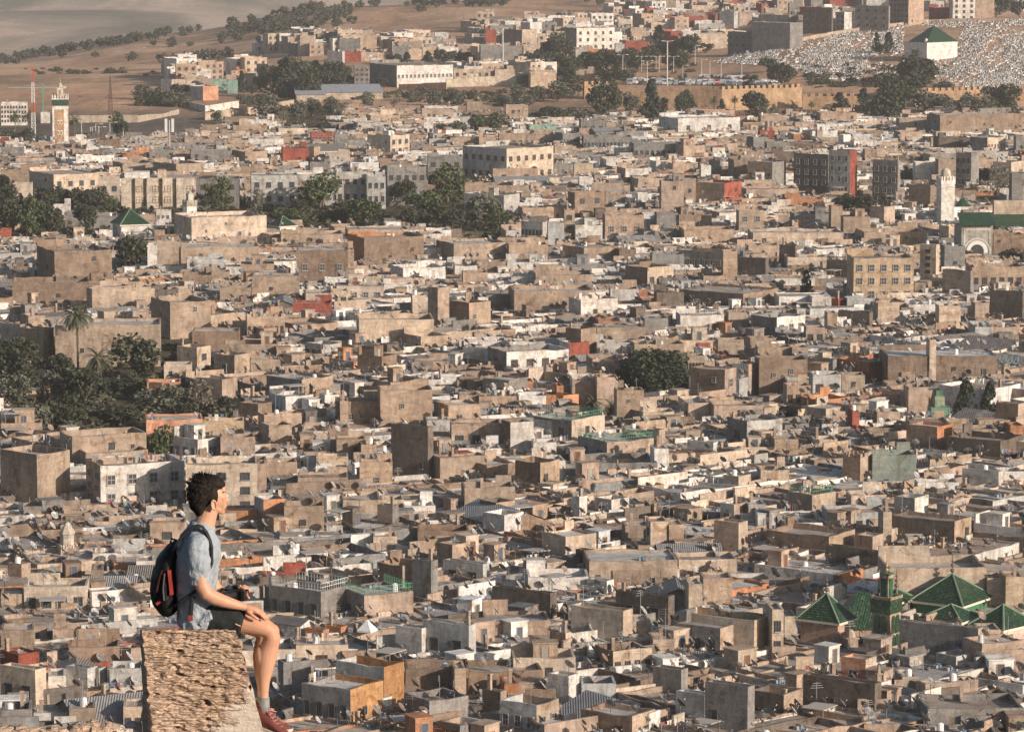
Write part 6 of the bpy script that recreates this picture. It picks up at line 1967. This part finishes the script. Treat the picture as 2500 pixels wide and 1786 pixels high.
# --- socks and shoes ---
for s_, uo, dz in ((-1,0,.0195),(1,-10,-.0195)):
    y = s_*.10
    m = MB(); loft(m, [(Vector((X_(648+uo), y, Z_(1703)+dz)), .030,.032), (Vector((X_(648+uo), y, Z_(1722)+dz)), .031,.033), (Vector((X_(649+uo), y, Z_(1740)+dz)), .033,.034)], 14, (.20,.205,.20)); o = m.build('sock', MAT['nylon'], man, True)
    fd = R(-26); RM = Matrix.Translation((X_(650+uo), y, Z_(1745)+dz)) @ Matrix.Rotation(R(-34 if s_ < 0 else 8), 4, 'Z') @ Matrix.Rotation(R(13), 4, 'Y')
    m = MB(); m.M = RM
    for i in range(1): pass
    m.M = None
    def T(x, z, dy=0): return RM @ Vector((x, dy, z))
    m = MB(); st = []
    for (x, zc, hz, hy) in ((-.055,-.030,.020,.026),(-.045,-.018,.040,.034),(-.02,-.012,.050,.038),(.01,-.018,.048,.040),(.045,-.030,.038,.043),(.085,-.042,.027,.046),(.125,-.050,.020,.045),(.155,-.054,.016,.036),(.175,-.056,.010,.022)):
        st.append((T(x, zc), hz, hy))
    loft(m, st, 18); loft(m, [(T(-.012,.01), .044,.038), (T(-.016,.038), .037,.036)], 16)
    shoe = m.build('shoe', MAT['shoe'], man); remesh(shoe, .004, 4)
    m = MB(); ns = 20; top = []; bot = []
    for i in range(ns):
        q = 2*math.pi*i/ns; cx_ = math.cos(q); x = .062+.122*cx_; w_ = .046*abs(math.sin(q))**.7*(1 if math.sin(q) >= 0 else -1)*(1.0 if x > .03 else .88)
        lift = .012*max(0,(x-.11)/.07); top.append(T(x, -.060+lift, w_*1.04)); bot.append(T(x*.99, -.080+lift*1.3, w_*.98))
    m.geo(top+bot, [tuple(range(ns)), tuple(range(2*ns-1, ns-1, -1))]+[(i, ns+i, ns+(i+1)%ns, (i+1)%ns) for i in range(ns)], (.62,.58,.52)); m.build('sole', MAT['rubber'], shoe)
    m = MB()
    for k in range(6):
        x = .018+k*.019; z = .034-k*.0125
        m.tube(T(x, z-.004, -.024), T(x+.010, z+.001, 0), .0035, n=5, col=(.36,.17,.15)); m.tube(T(x+.010, z+.001, 0), T(x, z-.004, .024), .0035, n=5, col=(.36,.17,.15)); m.tube(T(x+.012, z-.010, -.024), T(x, z+.001, .004), .0035, n=5, col=(.34,.16,.14))
    for q in (-.5,.5): m.tube(T(.02,.036,0), T(.055,.03,q*.05), .003, n=5, col=(.6,.35,.3))
    m.build('laces', MAT['rubber'], shoe)
    m = MB(); loft(m, [(T(-.02,.040), .037,.035), (T(-.018,.047), .038,.036)], 16, (.12,.03,.03)); m.build('shoe_collar', MAT['shoe'], shoe)
# --- backpack ---
def backpack():
    root = empty('backpack', MO + P_(405, 1496)); tag(root, 'black backpack with dark red panels and red stripe worn by the seated man', 'backpack'); off = -P_(405, 1496)
    m = MB(); dk = (.018,.018,.021)
    loft(m, [(P_(434,1318), .012,.05), (P_(425,1335), .042,.10), (P_(412,1365), .066,.135), (P_(405,1400), .078,.15), (P_(402,1435), .084,.155), (P_(405,1465), .078,.15), (P_(412,1487), .055,.13), (P_(416,1496), .03,.10)], 22, dk)
    o = m.build('main_compartment', MAT['nylon'], root); o.location = off; remesh(o, .006, 3); displace(o, .06, .012)
    m = MB()
    loft(m, [(P_(388,1375), .018,.07), (P_(380,1405), .028,.10), (P_(378,1440), .030,.11), (P_(386,1472), .028,.10), (P_(400,1490), .02,.08)], 16, (.075,.012,.018)); o2 = m.build('front_pocket', MAT['nylon'], root); o2.location = off; remesh(o2, .006, 3)
    m = MB()
    def strip(pts, w_, col, y):
        for i in range(len(pts)-1):
            a, b = P_(*pts[i], 0), P_(*pts[i+1], 0); n_ = Vector((-(b-a).z, 0, (b-a).x)).normalized()*w_/2; ya = Vector((0, y, 0)); yb = Vector((0, y+.03, 0))
            v = [a-n_+ya, b-n_+ya, b+n_+ya, a+n_+ya]; v2 = [q+Vector((0,.045,0)) for q in v]; m.geo(v+v2, [(0,1,2,3),(7,6,5,4),(0,4,5,1),(1,5,6,2),(2,6,7,3),(3,7,4,0)], col)
    strip([(419,1377),(421,1400),(423,1420),(424,1437)], .018, (.36,.045,.038), -.164)
    o3 = m.build('red_stripe', MAT['nylon'], root); o3.location = off
    m = MB(); strip([(402,1378),(393,1405),(388,1430)], .010, (.05,.010,.013), -.156); strip([(386,1462),(400,1450)], .016, (.22,.03,.035), -.146); o4 = m.build('red_trim', MAT['nylon'], root); o4.location = off
    m = MB(); strip([(408,1385),(404,1420),(406,1450)], .006, (.12,.11,.12), -.170); o5 = m.build('zip', MAT['nylon'], root); o5.location = off
    # shoulder straps
    for s_ in (-1, 1):
        m = MB(); y = s_*.125
        pts = [(428,1345,.0),(440,1322,.0),(455,1302,.0),(470,1289,.0),(486,1282,.0),(500,1285,.0),(511,1298,-.005),(519,1316,-.01),(524,1335,-.015),(524,1372,-.02),(510,1410,-.035),(480,1440,-.06),(450,1462,-.06),(432,1476,-.04)] if s_ < 0 else [(428,1345,.0),(440,1320,.0),(455,1300,.0),(470,1288,.0),(486,1281,.0),(500,1284,.0),(511,1298,.005),(520,1320,.01),(526,1345,.0),(522,1390,.03)]
        st = [(Vector((X_(u), y + dy*.8, Z_(v, y*.6)+.012)), .008, .027 if i < 9 else .014) for i, (u, v, dy) in enumerate(pts)]
        loft(m, st, 12, (.020,.021,.025)); o_ = m.build('shoulder_strap', MAT['nylon'], root, True); o_.location = off
    m = MB(); loft(m, [(Vector((X_(477),-.192,Z_(1438))), .014,.005), (Vector((X_(474),-.193,Z_(1462))), .013,.005), (Vector((X_(472),-.190,Z_(1484))), .012,.005)], 8, (.02,.021,.025)); o_ = m.build('hip_strap', MAT['nylon'], root); o_.location = off
    m = MB(); m.geo([Vector((X_(465),-.197,Z_(1484))),Vector((X_(476),-.197,Z_(1484))),Vector((X_(478),-.197,Z_(1497))),Vector((X_(466),-.197,Z_(1498))),Vector((X_(465),-.180,Z_(1484))),Vector((X_(476),-.180,Z_(1484))),Vector((X_(478),-.180,Z_(1497))),Vector((X_(466),-.180,Z_(1498)))], [(0,3,2,1),(4,5,6,7),(0,1,5,4),(1,2,6,5),(2,3,7,6),(3,0,4,7)], (.24,.045,.04)); o_ = m.build('strap_tab', MAT['nylon'], root); o_.location = off
    m = MB(); loft(m, [(P_(425,1332), .006,.012), (P_(416,1322), .006,.012), (P_(420,1312), .006,.012), (P_(432,1316), .006,.012)], 8, (.02,.02,.024)); o_ = m.build('carry_handle', MAT['nylon'], root, True); o_.location = off
backpack()
# --- camera in the far hand ---
def photo_camera():
    c = Vector((X_(578), .10, Z_(1446)-.02)); root = empty('camera', MO + c, R(-10)); tag(root, 'black camera with lens and strap held on the lap of the man', 'camera'); root.scale = (.85,.85,.85); bk = (.015,.014,.014)
    m = MB(); m.box(-.062,-.04,-.04,.052,.03,.035,bk,0,True); m.box(-.03,-.03,.035,.022,.025,.058,bk,0,True); m.box(.03,-.05,-.042,.062,.02,.03,bk,0,True); o = m.build('camera_body', MAT['blackgloss'], root)
    bv = o.modifiers.new('bevel','BEVEL'); bv.width = .007; bv.segments = 3
    m = MB(); m.tube((-.02,-.04,-.002),(-.055,-.10,-.01),.034,.036,n=18,col=bk); m.tube((-.055,-.10,-.01),(-.062,-.112,-.011),.038,.038,n=18,col=(.03,.03,.03)); m.build('lens', MAT['blackgloss'], root)
    m = MB(); m.tube((.035,0,.03),(.035,0,.042),.010,n=10,col=(.2,.18,.17)); m.tube((.045,-.02,.028),(.052,-.022,.04),.007,n=8,col=(.5,.2,.12)); m.build('dial', MAT['blackgloss'], root)
    m = MB(); pts = [(-.062,0,.02),(-.095,-.02,.03),(-.12,-.02,.0),(-.10,-.04,-.03),(-.07,-.05,-.045)]
    for i in range(len(pts)-1): m.tube(pts[i], pts[i+1], .008, n=6, col=(.02,.015,.013))
    pts = [(.052,0,.02),(.075,-.02,.03),(.088,-.03,.0),(.075,-.03,-.03)]
    for i in range(len(pts)-1): m.tube(pts[i], pts[i+1], .006, n=6, col=(.04,.02,.015))
    m.tube((.02,-.045,.05),(.035,-.05,.06),.010,n=8,col=(.5,.22,.13)); m.tube((.078,-.03,-.01),(.085,-.035,-.028),.010,n=8,col=(.5,.22,.13))
    m.build('strap', MAT['nylon'], root)
photo_camera()
# --- the ruined wall he sits on ---
t = NT("rubble_and_mortar", 0.95, 0.1); p = t.pos((1,1,1), obj=True); ps = t.pos((1,1,2.6), obj=True)
v1 = t.vor(t.mix(ps, t.n("ShaderNodeTexNoise").outputs[1], .08), 11, 'DISTANCE_TO_EDGE'); nz = t.noise(ps, 22, 6, .7); n2 = t.noise(p, 60, 4, .7)
stone = t.ramp(nz, [(.30,(.17,.13,.105)),(.43,(.45,.365,.295)),(.57,(.62,.52,.43)),(.72,(.72,.65,.56))])
stone = t.mix(stone, t.ramp(t.noise(p, 3, 4), [(.3,(1.0,.86,.74)),(.7,(1.1,1.02,.95))]), 1.0, 'MULTIPLY')
v2 = t.vor(t.pos((.55,.6,2.4), obj=True), 23, 'DISTANCE_TO_EDGE'); stone = t.mix(stone, t.ramp(v2, [(0.0,.5),(.04,.85),(.10,1.0)]), .5, 'MULTIPLY')
stone = t.mix(stone, t.ramp(t.vor(t.pos((.55,.6,2.4), obj=True), 23, 'F1', 1), [(.2,.82),(.8,1.1)]), .7, 'MULTIPLY')
sep = t.n("ShaderNodeSeparateXYZ"); t.l(p, sep.inputs[0])
msk = t.math('ADD', t.math('MULTIPLY', sep.outputs[0], 1.0), t.math('MULTIPLY', sep.outputs[2], -.95)); msk = t.math('ADD', msk, t.math('MULTIPLY', t.math('SUBTRACT', t.noise(t.pos((1,1,3), obj=True), 5, 5, .6), .5), .55))
mf = t.ramp(t.math('SUBTRACT', msk, .0), [(.46,0.0),(.50,1.0)])
plas = t.mix(t.mix((.52,.43,.34), (.60,.54,.47), t.noise(p, 4, 3)), (.30,.25,.23), t.ramp(t.noise(p, 55, 3, .8), [(.56,0),(.66,.75)]))
t.color(t.mix(stone, plas, mf)); 
hh = t.math('ADD', t.math('ADD', t.math('MULTIPLY', nz, 1.0), t.math('MULTIPLY', t.ramp(v2, [(0,0.0),(.12,1.0)]), .35)), t.math('MULTIPLY', n2, .35)); t.bump(t.mix(hh, t.math('MULTIPLY', n2, .3), mf), .8, .025); MAT['rubble'] = t.m
def ruin():
    yF = -.21; loc = MO; r = random.Random(2)
    TL, TR, BL, BR = P_(353,1536,yF), P_(584,1535,yF), P_(377,1800,yF), P_(652,1800,yF)
    dl = (BL-TL)/(TL.z-BL.z); dr = (BR-TR)/(TR.z-BR.z); H = 2.6; nx, nz_ = 150, 300; m = MB(); vs = []
    def face(s, t_):   # s across 0..1, t_ down in metres
        a = TL + dl*t_; b = TR + dr*t_; return a + (b-a)*s
    for j in range(nz_+1):
        t_ = H*(j/nz_)**1.15
        for i in range(nx+1):
            q = face(i/nx, t_); 
            lay = noise.noise(Vector((q.x*7, q.z*26, 1.7))); lay2 = noise.noise(Vector((q.x*17, q.z*60, 5.2))); big = noise.noise(Vector((q.x*3, q.z*4, 8.0)))
            mk = q.x - .95*q.z + noise.noise(Vector((q.x*5, q.z*15, 2)))*.25; sm_ = 1.0 if mk < .45 else .2
            dy = (-abs(lay)*.010 + lay2*.016 + noise.noise(Vector((q.x*16, q.z*90, 2.2)))*.011 + noise.noise(Vector((q.x*45, q.z*150, 5.2)))*.006)*sm_ + big*.02 + (0.012 if sm_ < 1 else 0)
            cav = noise.noise(Vector((q.x*12, q.z*30, 12.0)))
            if cav > .36 and sm_ == 1: dy += .04*(cav-.36)/.3
            e = 0
            if i == 0: e = noise.noise(Vector((3, q.z*30, 0)))*.018
            if i == nx: e = noise.noise(Vector((9, q.z*14, 0)))*.010
            vs.append((q.x+e, q.y+dy, q.z + (noise.noise(Vector((q.x*25,0,4)))*.006 if j == 0 else 0)))
    fs = [(j*(nx+1)+i, (j+1)*(nx+1)+i, (j+1)*(nx+1)+i+1, j*(nx+1)+i+1) for j in range(nz_) for i in range(nx)]
    # depth of the wall: receding left side, right side, sloping top, back
    base = len(vs); W = .62; ds = 14
    for j in range(nz_+1):
        l = vs[j*(nx+1)]; t_ = TL.z - l[2]
        for k in range(1, ds+1):
            f = k/ds; jx = noise.noise(Vector((f*6, l[2]*12, 20)))*.02
            vs.append((l[0] + -.060*f*(1-0) + (X_(351)-l[0])*f + jx, l[1]+W*f, l[2]-.2*W*f))
    for j in range(nz_):
        for k in range(ds):
            a = j*(nx+1) if k == 0 else base+j*ds+k-1; b = base+j*ds+k; c = (j+1)*(nx+1) if k == 0 else base+(j+1)*ds+k-1; d_ = base+(j+1)*ds+k
            fs.append((a, b, d_, c))
    base2 = len(vs)
    for j in range(nz_+1):
        l = vs[j*(nx+1)+nx]
        for k in range(1, ds+1):
            f = k/ds; jx = noise.noise(Vector((f*6, l[2]*12, 40)))*.02; vs.append((l[0] - .06*f + jx, l[1]+W*f, l[2]-.2*W*f))
    for j in range(nz_):
        for k in range(ds):
            a = j*(nx+1)+nx if k == 0 else base2+j*ds+k-1; b = base2+j*ds+k; c = (j+1)*(nx+1)+nx if k == 0 else base2+(j+1)*ds+k-1; d_ = base2+(j+1)*ds+k
            fs.append((a, c, d_, b))
    # top
    for k in range(ds):
        la = 0 if k == 0 else base+k-1; lb = base+k; ra = nx if k == 0 else base2+k-1; rb = base2+k
        n_ = len(vs); 
        row0 = [la]+[None]*(nx-1)+[ra]
    topi = [list(range(nx+1))]
    for k in range(1, ds+1):
        row = [base+k-1]; L_ = Vector(vs[base+k-1]); R_ = Vector(vs[base2+k-1])
        for i in range(1, nx):
            q = L_+(R_-L_)*(i/nx); vs.append((q.x, q.y, q.z+noise.noise(Vector((q.x*14, q.y*14, 3)))*.008)); row.append(len(vs)-1)
        row.append(base2+k-1); topi.append(row)
    for k in range(ds):
        for i in range(nx): fs.append((topi[k][i], topi[k][i+1], topi[k+1][i+1], topi[k+1][i]))
    m.geo(vs, fs, (.5,.4,.3)); o = m.build('ruined_wall', MAT['rubble'], None, False); o.location = loc
    tag(o, 'broken pier of rough layered stone and mortar carrying the seated man', 'wall'); return o
ruin()
# rubble ledge at the lower left edge
def ledge():
    r = random.Random(6); m = MB(); a = at(-60, 1786, 19.5); b = at(322, 1783, 21.0)
    n = 60; vs = []; 
    for i in range(n+1):
        q = a+(b-a)*(i/n); w_ = noise.noise(Vector((i*.35, 2, 1)))*.03+noise.noise(Vector((i*1.1, 7, 1)))*.018
        vs += [(q.x, q.y-.45, q.z-1.6), (q.x, q.y-.35, q.z-.14+w_), (q.x, q.y, q.z+w_), (q.x, q.y+.3, q.z-.09+w_*.5), (q.x, q.y+.5, q.z-1.7)]
    o3 = at(100, 1781, 20); vs = [(x-o3.x, y-o3.y, z-o3.z) for x, y, z in vs]
    fs = [(i*5+k, (i+1)*5+k, (i+1)*5+k+1, i*5+k+1) for i in range(n) for k in range(4)]; m.geo(vs, fs, (.4,.3,.2))
    for i in range(90):
        f = r.random(); q = a+(b-a)*f-o3; s_ = r.uniform(.02,.06); ell(m, (q.x, q.y+r.uniform(-.3,.2), q.z-.03+r.uniform(-.03,.02)), (s_*1.5, s_, s_*.6), Euler((r.uniform(-.4,.4),r.uniform(-.4,.4),r.uniform(0,3))), 7)
    o = m.build('stone_ledge', MAT['rubble'], None); o.location = o3; tag(o, 'low rubble stone ledge at the bottom left corner', 'ledge')
ledge()
# ---------------- planted terraces inside the town ----------------
GZ = 4.5
def gardens():
    r = random.Random(13)
    for k, g in enumerate(GREEN):
        u0, v0, u1, v1 = g; v0 += 6; v1 += 6; pts = []
        c = [(u0,v1),(u1,v1),(u1,v0),(u0,v0)]
        P = []
        for (u, v) in c:
            d = ray(u, v); kk = (GZ-CZ)/d.z; P.append(Vector((d.x*kk, d.y*kk, GZ + .01*k)))
        m = MB(); m.geo([(p.x,p.y,p.z) for p in P]+[(p.x,p.y,-1) for p in P], [(0,1,2,3),(0,4,5,1),(1,5,6,2),(2,6,7,3),(3,7,4,0)], (.13,.11,.07)); o = m.build('garden_ground', MAT['earth2']); o['kind'] = 'structure'
t = NT("garden_soil", 0.97, 0.05); t.color(t.ramp(t.noise(t.pos(), .6, 5), [(.35,(.06,.055,.035)),(.55,(.12,.10,.065)),(.7,(.22,.17,.12))])); MAT['earth2'] = t.m
gardens()
# ---------------- the air ----------------
def haze():
    m = MB(); m.box(-2600,-350,-420,2600,11500,260,(1,1,1),0,True)
    t = bpy.data.materials.new('haze_air'); t.use_nodes = True; n = t.node_tree; n.nodes.clear(); o_ = n.nodes.new('ShaderNodeOutputMaterial'); v = n.nodes.new('ShaderNodeVolumePrincipled')
    v.inputs['Density'].default_value = 0.00010; v.inputs['Color'].default_value = (.92,.91,.90,1); v.inputs['Anisotropy'].default_value = .2; n.links.new(v.outputs[0], o_.inputs['Volume'])
    o = m.build('haze', t); tag(o, 'thin pale summer haze over the town and hills', 'haze', kind='stuff')
if HAZE: haze()
fill_town()
# ---------------- descriptions: which one is it ----------------
used = set(o.get('label') for o in bpy.data.objects if o.get('label') and not o.get('group'))
for d in TH:
    if d['short']: LAND.append(((d['u0']+d['u1'])/2, (d['vt']+d['vb'])/2, d['short']))
for d in TH:
    if d['root'] is not None and d['label']:
        tag(d['root'], d['label'], 'building' if 'apartment' in d['root'].name else 'house'); used.add(d['label'])
def relation(u, v, L):
    dx, dy = u - L[0], v - L[1]; ver = 'behind' if dy < 0 else 'in front of'; hor = 'left of' if dx < 0 else 'right of'
    if abs(dx) > 2.2 * abs(dy): return hor
    if abs(dy) > 1.6 * abs(dx): return ver
    return ('behind and ' if dy < 0 else 'in front and ') + hor
def describe(u, v, heads, maxd=520):
    near = sorted(LAND, key=lambda L: math.hypot(u-L[0], (v-L[1])*1.6))[:9]
    for pre in ('', 'close ', 'further ', 'well '):
        for L in near:
            dist = math.hypot(u-L[0], v-L[1])
            if pre == 'close ' and dist > 110: continue
            if pre == 'further ' and dist < 60: continue
            if pre == 'well ' and dist < 120: continue
            rel = relation(u, v, L)
            for h in heads:
                s_ = '%s %s%s %s' % (h, pre, rel, L[2])
                if len(s_.split()) <= 16 and s_ not in used: used.add(s_); return s_
    for n in ('second', 'third', 'fourth', 'fifth', 'sixth'):
        for L in near:
            s_ = '%s %s %s %s' % (n, heads[0], relation(u, v, L), L[2])
            if len(s_.split()) <= 16 and s_ not in used: used.add(s_); return s_
    return heads[0]
def size_word(d):
    w_ = d['u1']-d['u0']; h_ = d['vb']-d['vt']
    if h_ > 45 and h_ > w_ * .75: return 'tall'
    if w_ > 150: return 'wide'
    if w_ > 3.2 * h_: return 'long low'
    if w_ < 45 and h_ < 30: return 'small'
    if w_ * h_ > 5000: return 'big'
    return 'low' if h_ < 22 else 'medium-sized'
for d in TH:
    if d['root'] is None or d['label']: continue
    c = d['col'].split('/'); cn = CNAME[c[-1]] if len(c) == 1 or c[0] == c[-1] else CNAME[c[-1]] + ' and ' + CNAME[c[0]]  # the second colour is often only the left wall's painted shade
    kids = [k.name.split('.')[0] for k in d['root'].children]; h = '%s %s' % (size_word(d), cn); heads = []
    nd = kids.count('satellite_dish')
    if d['win'] and d['win'][1] > 1: heads.append(h + ' many-windowed house')
    elif d['win'] or d['lwin']: heads.append(h + ' windowed house')
    if 'f' in d['fl']: heads.append(h + ' plain-walled house')
    heads.append(h + ' flat-roofed house')
    tag(d['root'], describe((d['u0']+d['u1'])/2, (d['vt']+d['vb'])/2, heads), 'house')
for (root, u, v, kind, area, wpx) in tree_list:
    sz = 'large ' if wpx > 75 else ('small ' if wpx < 33 else '')
    if kind.startswith('very') or kind.startswith('tall'): sz = ''
    tag(root, describe(u, v, [sz + kind + ' standing', sz + kind + ' growing']), 'tree' if 'palm' not in kind else 'palm')
# light bookkeeping: parts of a repeat share their look, nothing else to do
